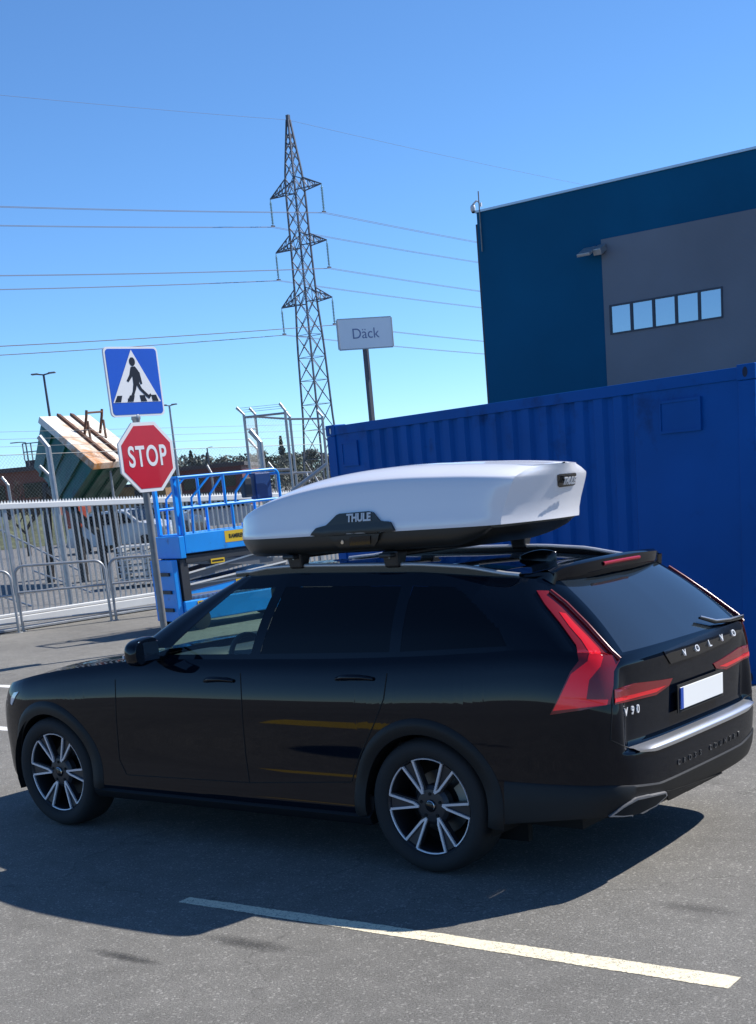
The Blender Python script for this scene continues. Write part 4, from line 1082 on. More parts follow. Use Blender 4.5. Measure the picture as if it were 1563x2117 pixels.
# ================================================================ GATE
M_alu = pm('aluminium_gate', (.72, .71, .68), .4, metal=.15, var=.05, scale=3)
gate = thing('sliding_gate', 'long silver sliding gate with thin upright bars and toothed top rail', 'gate', tuple(G0))
def gp(s, n, z): return G0+GD*s+GN*n+UZ*z
def gtop(s): return 2.115-.052*(s-.4)
S0, S1 = -1.6, 9.0
def gbar(mbx, s0, s1, n0, n1, z0, z1, sl=1):
    a, b = (gtop(s0)-2.115)*sl, (gtop(s1)-2.115)*sl
    mbx.hexa([gp(s0, n0, z0+a), gp(s1, n0, z0+b), gp(s1, n1, z0+b), gp(s0, n1, z0+a), gp(s0, n0, z1+a), gp(s1, n0, z1+b), gp(s1, n1, z1+b), gp(s0, n1, z1+a)])
q = MB(); gbar(q, S0, S1, -.05, .05, 1.985, 2.075); tr_ = q.build('top_rail', M_alu, gate, bevel=.008)
q = MB(); s = S0
while s < S1:
    a = gtop(s)-2.115; q.add([gp(s, 0, 2.076+a), gp(s+.05, 0, 2.076+a), gp(s+.025, 0, 2.125+a), gp(s, .006, 2.076+a), gp(s+.05, .006, 2.076+a), gp(s+.025, .006, 2.125+a)], [(0, 1, 2), (5, 4, 3), (0, 3, 4, 1), (1, 4, 5, 2), (2, 5, 3, 0)]); s += .055
q.build('tooth_strip', M_alu, tr_)
q = MB(); gbar(q, S0, S1, -.07, .07, .10, .24, 0); gbar(q, S0, S1, -.06, .06, .244, .30, 0); q.build('bottom_beam', M_alu, gate, bevel=.012)
q = MB(); gbar(q, S0, S1, -.05, .10, .012, .055, 0); q.build('track', M_galv, gate, bevel=.008)
q = MB(); s = S0+.05
while s < S1: q.bar(gp(s, 0, .30), gp(s, 0, 2.0+gtop(s)-2.115), .024, .030, up=GN); s += .105
q.build('upright_bars', M_galv, gate)
for s in (.42, 3.6, 6.8): 
    MB().bar(gp(s, 0, .3), gp(s, 0, 2.0+gtop(s)-2.115), .06, .06, up=GN).build('frame_post', M_galv, gate)
# diagonal braces of the yard fence seen through the bars
# ================================================================ PEDESTRIAN BARRIERS
bgrp = 'tubular steel barriers in front of the gate'
def barrier(b0, b1, label, tops):
    b0 = Vector((b0.x, b0.y, 0)); b1 = Vector((b1.x, b1.y, 0)); d = (b1-b0); L_ = d.length; d.normalize(); h1, h2 = tops
    t = thing('pedestrian_barrier', label, 'barrier', tuple(b0), bgrp)
    r = .16; path = [b0]
    for k in range(7): a = math.pi/2*k/6; path.append(b0+UZ*(h1-r+r*math.sin(a))+d*(r-r*math.cos(a)))
    for k in range(7): a = math.pi/2*k/6; path.append(b1+UZ*(h2-r+r*math.cos(a))-d*(r-r*math.sin(a)))
    path.append(b1)
    MB().tube(path, .024, 10).build('frame_tube', M_galv, t, smooth=True, angle=60)
    MB().tube([b0+UZ*h1*.60, b1+UZ*h2*.60], .019, 8).build('middle_rail', M_galv, t, smooth=True, angle=60)
    MB().tube([b0+UZ*.16, b1+UZ*.16], .017, 8).build('lower_rail', M_galv, t, smooth=True, angle=60)
    for bb in (b0, b1): MB().lathe([(0, .012), (.06, .012), (.065, 0)], bb, (0, 0, 1), 14).build('foot_plate', M_galvd, t)
    return t
q0, q1 = gnd(49, 1305), gnd(231, 1284)
barrier(q0, q1, 'complete tubular steel barrier in front of the gate, left of the sign post', (1.06, 1.02))
p1 = gnd(40, 1308); dd = (q1-q0).normalized(); barrier(p1-dd*1.75, p1, 'tubular steel barrier cut off by the left picture edge', (1.02, 1.02))
p0 = gnd(241, 1282); barrier(p0, p0+dd*1.75, 'tubular steel barrier just behind the sign post, partly hidden by it', (1.02, .98))
# ================================================================ SCISSOR LIFT
M_lift = pm('lift_blue_paint', (.004, .28, .80), .35, var=.06, scale=4, coat=.2, dirt=(.02, .09, .28), ds=5, dt=.66)
M_liftd = pm('lift_dark_steel', (.03, .034, .042), .5, var=.1, scale=6); M_yel = pm('warning_yellow', (.70, .46, .02), .45); M_lgrey = pm('lift_grey_arm', (.13, .14, .155), .45)
LD = 19.4
LA = at(385, 1145, LD); LA.z = 0      # near-left corner of platform footprint
LX = (hr*math.cos(.30)+hd*math.sin(.30)*-0.0).normalized()
LX = GD.copy(); LYd = Vector((-LX.y, LX.x, 0)); LYd = LYd if LYd.dot(hd) > 0 else -LYd
lift = thing('scissor_lift', 'bright blue scissor lift lowered, with railed platform and yellow stickers', 'scissor lift', tuple(LA))
KL = 2742/LD
def lp(x, y, z): return LA+LX*x+LYd*y+UZ*z
def lz(px, py, D=LD): return zat(LA, py)
LLEN, LW = 1.80, .76
z_top, z_mid, z_deckt, z_deckb = lz(400, 988), lz(400, 1052), lz(400, 1105), lz(400, 1145)
def lbox(mb_, x0, x1, y0, y1, z0, z1): mb_.hexa([lp(x0, y0, z0), lp(x1, y0, z0), lp(x1, y1, z0), lp(x0, y1, z0), lp(x0, y0, z1), lp(x1, y0, z1), lp(x1, y1, z1), lp(x0, y1, z1)])
LEFT = -.02
q = MB(); lbox(q, 0, LLEN, 0, LW, z_deckb, z_deckt); plat = q.build('platform', M_lift, lift, bevel=.01)
q = MB(); lbox(q, -.10, 0-.004, -.004, LW+.004, z_deckb-.06, z_deckt-.02); q.build('end_step', M_lift, lift, bevel=.01)
def rail(pts, r=.021): return MB().tube(pts, r, 8).build('guard_rail', M_lift, lift, smooth=True, angle=50)
for y in (.02, LW-.02):
    rr = .09
    pts = [lp(.02, y, z_deckt), lp(.02, y, z_top-.01)]
    rail([lp(.02, y, z_deckt), lp(.02, y, z_top)], .024); 
    pts = [lp(.02, y, z_top)]+[lp(LLEN-rr+rr*math.sin(a), y, z_top-rr+rr*math.cos(a)) for a in np.linspace(0, math.pi/2, 6)]+[lp(LLEN, y, z_deckt)]
    rail(pts, .023); rail([lp(.02, y, z_mid), lp(LLEN, y, z_mid)])
    rail([lp(.80, y, z_top), lp(.80, y, z_mid)], .023); rail([lp(.90, y, z_mid), lp(.90, y, z_deckt)], .022)
    rail([lp(.58, y, z_top), lp(.22, y, z_mid+.14), lp(.18, y, z_deckt)], .018); rail([lp(1.28, y, z_top), lp(1.0, y, z_mid+.16), lp(.97, y, z_mid)], .018)
for y in np.linspace(.02, LW-.02, 2): pass
rail([lp(.02, .02, z_top), lp(.02, LW-.02, z_top)], .023); rail([lp(LLEN, .02, z_top-.06), lp(LLEN, LW-.02, z_top-.06)]); rail([lp(LLEN, .02, z_mid), lp(LLEN, LW-.02, z_mid)])
# entry gate at the left end
MB().bar(lp(-.005, .10, z_deckt), lp(-.005, .10, z_top-.02), .06, .05).build('gate_post', M_lift, lift); MB().bar(lp(-.005, LW-.1, z_deckt), lp(-.005, LW-.1, z_top-.02), .05, .05).build('gate_post', M_lift, lift)
q = MB(); lbox(q, 1.42, 1.72, .10, .26, z_mid+.02, z_top-.03); q.build('control_box', pm('control_box_navy', (.006, .04, .16), .4), lift, bevel=.02)
q = MB(); lbox(q, 1.22, 1.36, .10, .22, z_mid+.06, z_top-.08); q.build('joystick_unit', M_liftd, lift, bevel=.02)
q = MB(); lbox(q, 1.05, 1.2, .02, .04, z_deckt, z_deckt+.07); q.build('toe_board_bracket', M_lift, lift)
def sticker(x0, x1, z0, z1, y=-.003, txt=None):
    q = MB(); lbox(q, x0, x1, y, y+.003, z0, z1); o = q.build('sticker', M_yel, plat)
    if txt: text_mesh(txt, M_blk, lp((x0+x1)/2, y-.002, (z0+z1)/2), LX, UZ, (z1-z0)*.5, 'sticker_lettering', o, .001, xs=.8, bold=.002)
    return o
sticker(.70, 1.16, z_deckb+.09, z_deckt-.02, txt='RAMIRENT')
# scissor arms and chassis
zs0 = lz(385, 1250); zarm = z_deckb-.02
q = MB()
for y in (.10, LW-.10):
    q.bar(lp(.02, y, zarm-.32), lp(LLEN, y, zarm-.10), .05, .10); q.bar(lp(.02, y-.02, zarm-.08), lp(LLEN, y-.02, zarm-.28), .05, .10)
    q.bar(lp(.02, y, zarm-.48), lp(LLEN, y, zarm-.34), .05, .09)
q.build('scissor_arm', M_lgrey, lift)
q = MB(); y = .06
q.bar(lp(.02, y, zarm-.262), lp(LLEN, y, zarm-.042), .022, .022); q.bar(lp(.02, y, zarm-.43), lp(LLEN, y, zarm-.29), .022, .022); q.build('arm_lit_edge', M_alu, lift)  # pale strips painted in as the sunlit upper edges of the arms
q = MB()
for y in (.05, LW-.05): q.bar(lp(0, y, zarm-.06), lp(LLEN, y, zarm-.06), .05, .10)
q.build('platform_beam', M_liftd, lift)
for x, z in ((.03, zarm-.30), (.03, zarm-.10), (.86, zarm-.20), (.86, zarm-.02), (1.72, zarm-.12)): MB().lathe([(0, -.04), (.03, -.04), (.03, .0)], lp(x, .08, z), -LYd, 12).build('pivot_pin', M_galv, lift)
q = MB(); lbox(q, .04, LLEN+.1, .08, LW-.08, .50, .68); ch_ = q.build('upper_chassis', M_lift, lift, bevel=.01)
q = MB(); lbox(q, .04, LLEN+.1, .074, .079, .655, .675); lbox(q, .04, LLEN+.1, .074, .079, .505, .53); q.build('chassis_edge', M_galv, ch_)
q = MB(); lbox(q, -.12, LLEN+.25, .02, LW-.02, .13, .44); q.build('chassis', M_lift, lift, bevel=.015)
q = MB(); lbox(q, -.22, -.13, .06, LW-.06, .15, zarm-.05); cab = q.build('ladder_column', M_lift, lift, bevel=.01)
for z in np.arange(.3, zarm-.15, .26): q = MB(); lbox(q, -.25, -.221, .16, LW-.16, z, z+.05); q.build('ladder_step', M_liftd, cab)
q = MB(); lbox(q, -.10, .03, .04, LW-.04, .45, zarm-.06); q.build('hose_column', M_liftd, lift)
def st2(x0, x1, z0, z1, yy):
    q = MB(); lbox(q, x0, x1, yy, yy+.003, z0, z1); o = q.build('sticker', M_yel, lift); q = MB(); lbox(q, x0+.02, x1-.02, yy-.002, yy-.0005, (z0+z1)/2-.012, (z0+z1)/2+.012); q.build('sticker_print', M_blk, o)
st2(.42, .66, zarm-.17, zarm-.10, .018); st2(1.42, 1.66, zarm-.14, zarm-.07, .018); st2(.85, 1.07, .58, .65, .068); st2(.10, .20, .36, .42, .012)
for x in (.10, 1.75):
    for y in (.0, LW): MB().lathe([(0, -.05), (.10, -.05), (.16, -.04), (.165, 0), (.16, .04), (.10, .05), (0, .05)], lp(x, y, .165), LYd, 28).build('wheel', M_rubber, lift, smooth=True, angle=40)
# ================================================================ FENCES
def wire_mesh(P00, P10, P01, P11, name, par, mat, sp=.085, r=.0018):
    """chain link: diagonal wires between a bottom and a top line"""
    P00, P10, P01, P11 = [Vector(p) for p in (P00, P10, P01, P11)]
    L_ = ((P10-P00).length+(P11-P01).length)/2; Hh = ((P01-P00).length+(P11-P10).length)/2
    def P(s, h): a = P00.lerp(P10, s/L_); b = P01.lerp(P11, s/L_); return a.lerp(b, h/Hh)
    q = MB(); n = int((L_+Hh)/sp)
    for k in range(n):
        for sgn in (1, -1):
            s0 = k*sp-(Hh if sgn > 0 else 0); s1 = s0+Hh
            h0, h1 = 0.0, Hh
            a, b = s0, s1
            if a < 0: h0 += -a; a = 0
            if b > L_: h1 -= b-L_; b = L_
            if b-a < .03: continue
            A_, B_ = (P(a, h0), P(b, h1)) if sgn > 0 else (P(a, Hh-h0), P(b, Hh-h1))
            q.tube([A_, B_], r, 3, cap=False)
    return q.build(name, mat, par)
def angled_post(knee, tip, D, r, par, foot=0.0, base=None):
    k = at(*knee, D); t_ = at(*tip, D); b = Vector((k.x, k.y, foot))
    return MB().tube([b, k, t_], r, 10).build('fence_post', M_galv, par, smooth=True, angle=20)
FD0, FD1 = 30.0, 35.0
def fD(px): return FD0+(FD1-FD0)*px/680
fence = thing('chain_link_fence', 'tall chain link fence with angled post tops and barbed wire behind the gate', 'fence', tuple(Vector((*at(100, 1100, 30).xy, 0))))
def fpt(px, z): p = at(px, 1000, fD(px)); return Vector((p.x, p.y, z))
A0, A1 = fpt(-120, 0), fpt(672, 0); zt0, zt1 = at(-40, 940, fD(-40)).z, at(665, 918, fD(665)).z
wire_mesh(A0+UZ*.1, A1+UZ*.1, A0+UZ*zt0, A1+UZ*zt1, 'mesh', fence, M_galvd)
for knee, tip, r in (((17, 1003), (4, 987), .035), ((105, 985), (82, 964), .04), ((226, 964), (208, 948), .035), ((437, 1008-30), (428, 962), .03), ((568, 972), (554, 956), .03), ((533, 930), (513, 908), .035)):
    angled_post(knee, tip, fD(knee[0]), r, fence)
for k, zz in enumerate((.18, .34, .5)):
    MB().tube([A0+UZ*(zt0+zz)-hd*0, A1+UZ*(zt1+zz)], .004, 4).build('barbed_wire', M_galvd, fence)
MB().tube([A0+UZ*zt0, A1+UZ*zt1], .008, 5).build('tension_wire', M_galvd, fence)
for (a, b) in (((0, 1095), (165, 1180)), ((10, 1235), (95, 1262)), ((70, 1180), (190, 1225))):
    pa, pb_ = at(*a, 27.5), at(*b, 27.0); MB().tube([pa, pb_], .022, 8).build('brace', M_galv, fence)
gp_ = thing('gate_guide_post', 'thick galvanised post with an angled top, standing right behind the gate', 'post', tuple(Vector((*at(105, 1100, 25).xy, 0))))
k = at(99, 924, 25); t_ = at(81, 903, 25); MB().tube([Vector((k.x, k.y, 0)), k, t_], .055, 12).build('post', M_galv, gp_, smooth=True, angle=20)
q = Vector((k.x, k.y, 0)); MB().box(q+UZ*.012, (.24, .24, .024)).build('base_plate', M_galvd, gp_)
gp2 = thing('gate_guide_post', 'thick galvanised post with an angled top near the right end of the gate', 'post', tuple(Vector((*at(540, 1000, 26).xy, 0))))
k = at(538, 914, 26); t_ = at(517, 890, 26); MB().tube([Vector((k.x, k.y, 0)), k, t_], .052, 12).build('post', M_galv, gp2, smooth=True, angle=20)
MB().box(Vector((k.x, k.y, .012)), (.24, .24, .024)).build('base_plate', M_galvd, gp2)
M_mesh2 = M_galv
tg = thing('mesh_gate', 'tall open mesh gate frame with angled post tops, left of the container', 'gate frame', tuple(Vector((*at(590, 1000, 31).xy, 0))))
kn = {}
for nme, knee, tip, D in (('a', (504, 857), (489, 843), 29.5), ('b', (527, 856), (516, 844), 32), ('c', (589, 848), (578, 834), 29.5), ('d', (599, 861), (590, 851), 32), ('e', (666, 860), (655, 849), 32)):
    k = at(*knee, D); t_ = at(*tip, D); kn[nme] = k
    MB().tube([Vector((k.x, k.y, 0)), k, t_], .033, 10).build('post', M_galv, tg, smooth=True, angle=20)
for a, b in (('a', 'b'), ('a', 'c'), ('b', 'd'), ('d', 'e')): MB().tube([kn[a]-UZ*.06, kn[b]-UZ*.06], .024, 8).build('top_bar', M_galv, tg)
MB().tube([at(508, 887, 29.5), at(529, 886, 32)], .018, 8).build('cross_bar', M_galv, tg)
for (a, b, D) in (((567, 971), (602, 970), 30), ((567, 979), (645, 977), 30)): MB().tube([at(*a, D), at(*b, D)], .028, 8).build('cross_bar', M_galv, tg)
MB().tube([at(600, 1018, 27), at(675, 960, 27)], .042, 10).build('brace', M_galv, tg)
for a, b in (((634, 978), (640, 996)), ((652, 986), (662, 1004))): MB().tube([at(*a, 29), at(*b, 29)], .02, 6).build('strut', M_galv, tg)
def down(p, z=.1): return Vector((p.x, p.y, z))
wire_mesh(down(kn['a']), down(kn['b']), kn['a']-UZ*.06, kn['b']-UZ*.06, 'mesh', tg, M_galvd, .12, .0012)
wire_mesh(down(kn['b']), down(kn['d']), kn['b']-UZ*.06, kn['d']-UZ*.06, 'mesh', tg, M_galvd, .07, .0013)
for k in range(3):
    dz = UZ*(.02+.09*k)+(at(489, 843, 29.5)-at(504, 857, 29.5))*(.25+.33*k)*0
    o1 = kn['a'].lerp(at(489, 843, 29.5), .3+.3*k); o2 = kn['c'].lerp(at(578, 834, 29.5), .3+.3*k); MB().tube([o1, o2], .004, 4).build('barbed_wire', M_galvd, tg)
# ================================================================ SKIP (tipped green container)
M_green = pm('skip_green_paint', (.006, .085, .05), .45, var=.2, scale=3, dirt=(.006, .03, .022), ds=2.5, dt=.58)
M_rust = pm('rusty_white_lid', (.70, .66, .58), .55, var=.06, scale=4, dirt=(.45, .19, .05), ds=.9, dt=.52)
M_rustd = pm('rust_brown', (.10, .045, .025), .8, var=.3, scale=9)
M_dark = pm('dark_machine_steel', (.018, .018, .019), .6)
TLp, TRp, BLp, BRp = at(81, 861, 33.0), at(186, 858, 35.2), at(195, 958, 30.5), at(318, 956, 32.7)
BRp = TRp+(BLp-TLp)
skip = thing('tipped_skip', 'green waste container tipped up on end with a rusty white lid', 'skip', (TLp.x, TLp.y, 0))
nrm = (TRp-TLp).cross(BLp-TLp).normalized(); nrm = nrm if nrm.z > 0 else -nrm
lid_ = MB().prism([TLp, BLp, BRp, TRp] if (BLp-TLp).cross(BRp-BLp).dot(nrm) > 0 else [TLp, TRp, BRp, BLp], nrm, .16).build('lid', M_rust, skip, bevel=.015)
ex_ = (TRp-TLp); ey_ = (BLp-TLp)
for f_ in (.36, .62):
    MB().bar(TLp+ex_*f_+nrm*.03, BLp+ex_*f_+nrm*.03, .10, .06, up=nrm).build('lid_rib', M_rustd, lid_)
h0, h1 = TLp+ex_*.42+ey_*.50, TLp+ex_*.75+ey_*.48
for b0_, b1_ in ((h0, h1),):
    q = MB()
    for c_ in (b0_, b1_): q.tube([c_-ey_*.06, c_+nrm*.42-ey_*.10, c_+nrm*.55-ey_*.12], .035, 8); q.tube([c_+ey_*.05, c_+nrm*.34-ey_*.06], .03, 8)
    q.tube([b0_+nrm*.50-ey_*.11, b1_+nrm*.50-ey_*.11], .025, 8); q.build('lift_hook', M_rustd, lid_)
dn = -nrm
body_pts = []
t_in = .08
a0, a1, a2, a3 = [TLp.lerp(BRp, .03)-nrm*.165, TRp.lerp(BLp, .03)-nrm*.165, BRp.lerp(TLp, .03)-nrm*.165, BLp.lerp(TRp, .03)-nrm*.165]
q0 = at(70, 966, 33.6); off0 = q0-TLp
deep = 1.75
c0 = q0; c1 = q0+ex_*.95; c3 = at(140, 1045, 31.6); c2 = c3+ex_*.95
sk = MB(); V8 = [a0, a1, a2, a3, c0, c1, c2, c3]
sk.add(V8, [(0, 1, 2, 3), (4, 7, 6, 5), (0, 3, 7, 4), (1, 5, 6, 2), (0, 4, 5, 1), (3, 2, 6, 7)])
skb = sk.build('skip_body', M_green, skip, recalc=True)
q = MB()
for f_ in (.25, .52, .8):
    a = a0.lerp(a3, f_); b = c0.lerp(c3, f_); o_ = (a3-a0).cross(c0-a0).normalized(); o_ = o_ if o_.dot(CAM-a) > 0 else -o_
    q.bar(a+o_*.03, b+o_*.03, .10, .07, up=o_)
q.build('side_rib', M_green, skb)
q = MB(); 
for f_ in (.2, .5, .8):
    a = a3.lerp(a2, f_); b = c3.lerp(c2, f_); o_ = (a2-a3).cross(c3-a3).normalized(); o_ = o_ if o_.dot(CAM-a) > 0 else -o_
    q.bar(a+o_*.03, b+o_*.03, .10, .07, up=o_)
q.build('front_rib', M_green, skb)
q = MB()
for px, py in ((196, 1035), (150, 1035), (230, 1030)):
    p_ = at(px, py, 33); q.bar(Vector((p_.x, p_.y, 0)), p_, .16, .16)
p_ = at(95, 1000, 33.5); q.bar(Vector((p_.x+.4, p_.y, 0)), p_, .14, .14); a, b = at(100, 1010, 33.5), at(200, 1100, 32.5); q.bar(a, b, .14, .14)
q.build('support_frame', M_dark, skip)
ot = thing('orange_waste_hopper', 'orange-red hopper under the tipped green container, seen through the gate bars', 'hopper', tuple(Vector((*at(157, 1070, 36).xy, 0))))
a = at(157, 1068, 36); MB().box(a, (.42, .5, .6)).build('hopper_body', pm('orange_red_paint', (.34, .045, .018), .5, var=.15, scale=5), ot, bevel=.05)
MB().bar(Vector((a.x, a.y, 0)), a-UZ*.3, .16, .16).build('stand', M_dark, ot)
MB().bar(a+Vector((-.2, .2, .42)), a+Vector((.2, -.2, .42)), .08, .08).build('rim', M_dark, ot)
# ================================================================ PARKED CARS, PALLETS, CABINETS BEHIND THE GATE
def small_car(name, label, px, py, D, yaw, mat, L_=4.4, Wd=1.78, Hh=1.5):
    c = at(px, py, D); c.z = 0; t = thing(name, label, 'car', tuple(c), 'cars parked behind the gate')
    X_ = Vector((math.cos(yaw), math.sin(yaw), 0)); Y_ = Vector((-X_.y, X_.x, 0))
    def P(x, y, z): return c+X_*x+Y_*y+UZ*z
    prof = [(-.5, .30), (-.49, .60), (-.465, .92), (-.40, 1.0), (-.30, 1.36), (-.22, 1.47), (.02, 1.5), (.12, 1.44), (.26, 1.02), (.42, .90), (.49, .74), (.5, .45), (.48, .25)]
    A = []
    for fx, z in prof:
        roofy = max(0, min(1, (z-.95)/.5)); w = Wd/2*(1-.20*roofy)*(1-.25*max(0, abs(fx)-.42)/.08)
        A.append([P(fx*L_, w*q, z*Hh/1.5-.03*abs(q)**3) for q in np.linspace(-1, 1, 9)])
    b = MB().grid(A)
    for k, s in ((0, -1), (8, 1)):   # sides
        top = [r[k] for r in A]; bot = [P(fx*L_, s*Wd/2*.97*(1-.25*max(0, abs(fx)-.42)/.08), .25) for fx, z in prof]
        b.grid([top, [p.lerp(q, .5)+Y_*(s*.05) for p, q in zip(top, bot)], bot])
    o = b.build('body', mat, t, smooth=True, angle=35, recalc=True)
    for s in (-1, 1):
        w = MB(); ws = [(-.36, .98), (-.285, 1.33), (.02, 1.40), (.10, 1.36), (.215, 1.0)]
        w.add([P(fx*L_, s*(Wd/2*(1-.20*max(0, min(1, (z-.95)/.5)))+.012+.03*(1.4-z)/.4), z*Hh/1.5) for fx, z in ws], [tuple(range(5))]); w.build('side_window', M_tint, o)
        for fx in (-.31, .31): MB().lathe([(0, .02), (.2, .02), (.32, .0), (.32, -.18)], P(fx*L_, s*Wd/2, .32), Y_*s, 24).build('wheel', M_rubber, t)
    ww = MB().add([P(.125*L_, -.58, 1.43*Hh/1.5), P(.125*L_, .58, 1.43*Hh/1.5), P(.255*L_, .72, 1.04*Hh/1.5), P(.255*L_, -.72, 1.04*Hh/1.5)], [(0, 1, 2, 3)]); ww.v = [tuple(Vector(p)+UZ*.02+X_*.01) for p in ww.v]; ww.build('windscreen', M_tint, o)
    for s in (-1, 1): MB().box(P(.485*L_, s*.62, .72), (.12, .12, .13)).build('headlight', M_head, o)
    return t
M_cw = pm('silver_white_car_paint', (.40, .42, .45), .3, coat=.5); M_cd = pm('dark_car_paint', (.03, .035, .045), .3, coat=.5)
cyaw = math.atan2(hr.y, hr.x)
small_car('parked_car', 'white estate car parked behind the gate, left of the stop sign post', 262, 1120, 50, cyaw-.35, M_cw)
small_car('parked_car', 'dark car parked behind the gate, just beyond the white estate car', 318, 1100, 56, cyaw-.4, M_cd)
small_car('parked_car', 'pale car far behind the scissor lift platform, seen between its rails', 470, 1085, 62, cyaw+.2, M_cw)
# slat stack
M_slat = pm('pale_grey_slats', (.55, .55, .54), .5, var=.08, scale=5)
p_ = at(308, 1185, 30); p_.z = 0
sl_ = thing('pallet_stack', 'stack of pale grey pallets behind the gate, right of the barriers', 'pallets', tuple(p_))
for k in range(6):
    q = MB(); z = .10+k*.14
    for j in range(5): q.box(p_+UZ*(z+.10)+hd*(j*.2-.4), (1.2, .10, .022), Matrix.Rotation(cyaw, 3, 'Z'))
    for j in (-1, 0, 1): q.box(p_+UZ*(z+.045)+hr*(j*.5), (.10, .9, .08), Matrix.Rotation(cyaw, 3, 'Z'))
    q.build('pallet', M_slat, sl_)
Rz = Matrix.Rotation(cyaw, 3, 'Z')
p3 = at(283, 1062, 60); p3.z = 0
ob = thing('ochre_cabin', 'ochre brown site cabin far behind the white estate car', 'cabin', tuple(p3))
MB().box(p3+UZ*1.25, (3.2, 2.2, 2.1), Rz).build('cabin_wall', pm('ochre_board', (.22, .12, .035), .7, var=.15, scale=4), ob); MB().box(p3+UZ*2.36, (3.5, 2.5, .12), Rz).build('cabin_roof', M_dark, ob); MB().box(p3+UZ*1.2-hd*1.12+hr*.6, (.8, .06, 1.9), Rz).build('cabin_door', M_dark, ob)
# ================================================================ FAR BUILDINGS
M_brick = pm('red_brown_facade', (.17, .062, .042), .75, var=.15, scale=.8); M_brickd = pm('dark_plinth', (.05, .045, .045), .8, var=.2, scale=1); M_roofd = pm('dark_roof', (.06, .05, .05), .7)
def block(name, label, xl, xr, ytop_, D, depth, mat, Dr=None):
    a = at(xl, ytop_, D); b = at(xr, ytop_+0, Dr or D); h = a.z; a = Vector((a.x, a.y, 0)); b = Vector((b.x, b.y, 0)); d = (b-a).normalized(); n = Vector((-d.y, d.x, 0)); n = n if n.dot(hd) > 0 else -n
    t = thing(name, label, 'building', tuple(a))
    q = MB().hexa([a, b, b+n*depth, a+n*depth, a+UZ*h, b+UZ*h, b+n*depth+UZ*h, a+n*depth+UZ*h]); w = q.build('wall', mat, t)
    f = -n
    MB().hexa([a+f*.3+d*-.3+UZ*h, b+f*.3+d*.3+UZ*h, b+n*depth+UZ*h, a+n*depth+UZ*h, a+f*.3+d*-.3+UZ*(h+.3), b+f*.3+d*.3+UZ*(h+.3), b+n*depth+UZ*(h+.3), a+n*depth+UZ*(h+.3)]).build('roof', M_roofd, t)
    L_ = (b-a).length
    MB().hexa([a+f*.05, b+f*.05, b, a, a+f*.05+UZ*h*.45, b+f*.05+UZ*h*.45, b+UZ*h*.45, a+UZ*h*.45]).build('plinth', M_brickd, t)
    k = max(2, int(L_/5)); 
    for i in range(k):
        c = a+d*(L_*(i+.5)/k)+f*.08+UZ*h*.68; MB().bar(c-d*.8, c+d*.8, .08, 1.0, up=UZ).build('window', M_tint, w)
    return t, a, b, h, d, n
t, a, b, h, d, n = block('industrial_building', 'low red-brown industrial building with rooftop railing at the far left', -60, 112, 985, 95, 20, M_brick)
q = MB(); c = a.lerp(b, .55)+n*3+UZ*(h+.3); c1 = c+d*4.2
q.hexa([c, c1, c1+n*3, c+n*3, c+UZ*.5, c1+UZ*.5, c1+n*3+UZ*.5, c+n*3+UZ*.5]); q.build('roof_plant', M_brickd, t)
q = MB()
for i in range(8): e = c.lerp(c1, i/7)+UZ*.5; q.bar(e, e+UZ*1.2, .07)
for z in (.6, 1.2): q.bar(c+UZ*(.5+z), c1+UZ*(.5+z), .07)
q.build('roof_railing', M_galvd, t)
block('industrial_building', 'long dark red building far behind the blue scissor lift', 362, 500, 975, 110, 25, pm('dark_red_facade', (.12, .032, .03), .75, var=.12, scale=.8))
# grass bank beyond the yard
ga, gb = at(-160, 1000, 62), at(165, 1000, 62); ga.z = gb.z = 0
A = []
for i in range(25):
    p_ = ga.lerp(gb, i/24); A.append([p_+hd*(1.5*j)+UZ*(.02+(.0 if j == 0 else 1.5*math.sin(min(j/8, 1)*math.pi/2))*(.85+.2*math.sin(i*1.3+j))) for j in range(12)])
tag(MB().grid(A).build('grass_bank', M_grass, smooth=True, recalc=True), kind='structure')
# ================================================================ STREET LAMPS
lgrp = 'street lamps beyond the fence'
def street_lamp(label, px, py, D, arms, arml=.9, r=.07, M_pole=M_pole):
    t0 = at(px, py, D); b = Vector((t0.x, t0.y, 0)); t = thing('street_lamp', label, 'street lamp', tuple(b), lgrp)
    MB().tube([b, b+UZ*t0.z*.5, t0], [r*1.3, r, r*.7], 10).build('pole', M_pole, t, smooth=True, angle=50)
    for s in arms:
        e = t0+hr*(s*arml)+UZ*.06; MB().tube([t0, t0+hr*(s*.3)+UZ*.05, e], .035, 6).build('arm', M_pole, t)
        MB().box(e+hr*(s*(.3 if arml > .4 else .17)), (.62 if arml > .4 else .34, .2, .07), Matrix.Rotation(cyaw, 3, 'Z')).build('lamp_head', M_galvd, t, bevel=.03)
street_lamp('double-headed street lamp behind the tipped green container', 90, 775, 60, (-1, 1), .22)
street_lamp('single-arm street lamp at the far left, before the red-brown building', 53, 915, 95, (-1,), .5)
street_lamp('pale single-arm street lamp just right of the pedestrian crossing sign', 350, 839, 75, (-1, 1), .12, .08, M_galv)
street_lamp('small distant street lamp among the trees above the scissor lift', 428, 926, 150, (1,), .3, .11)
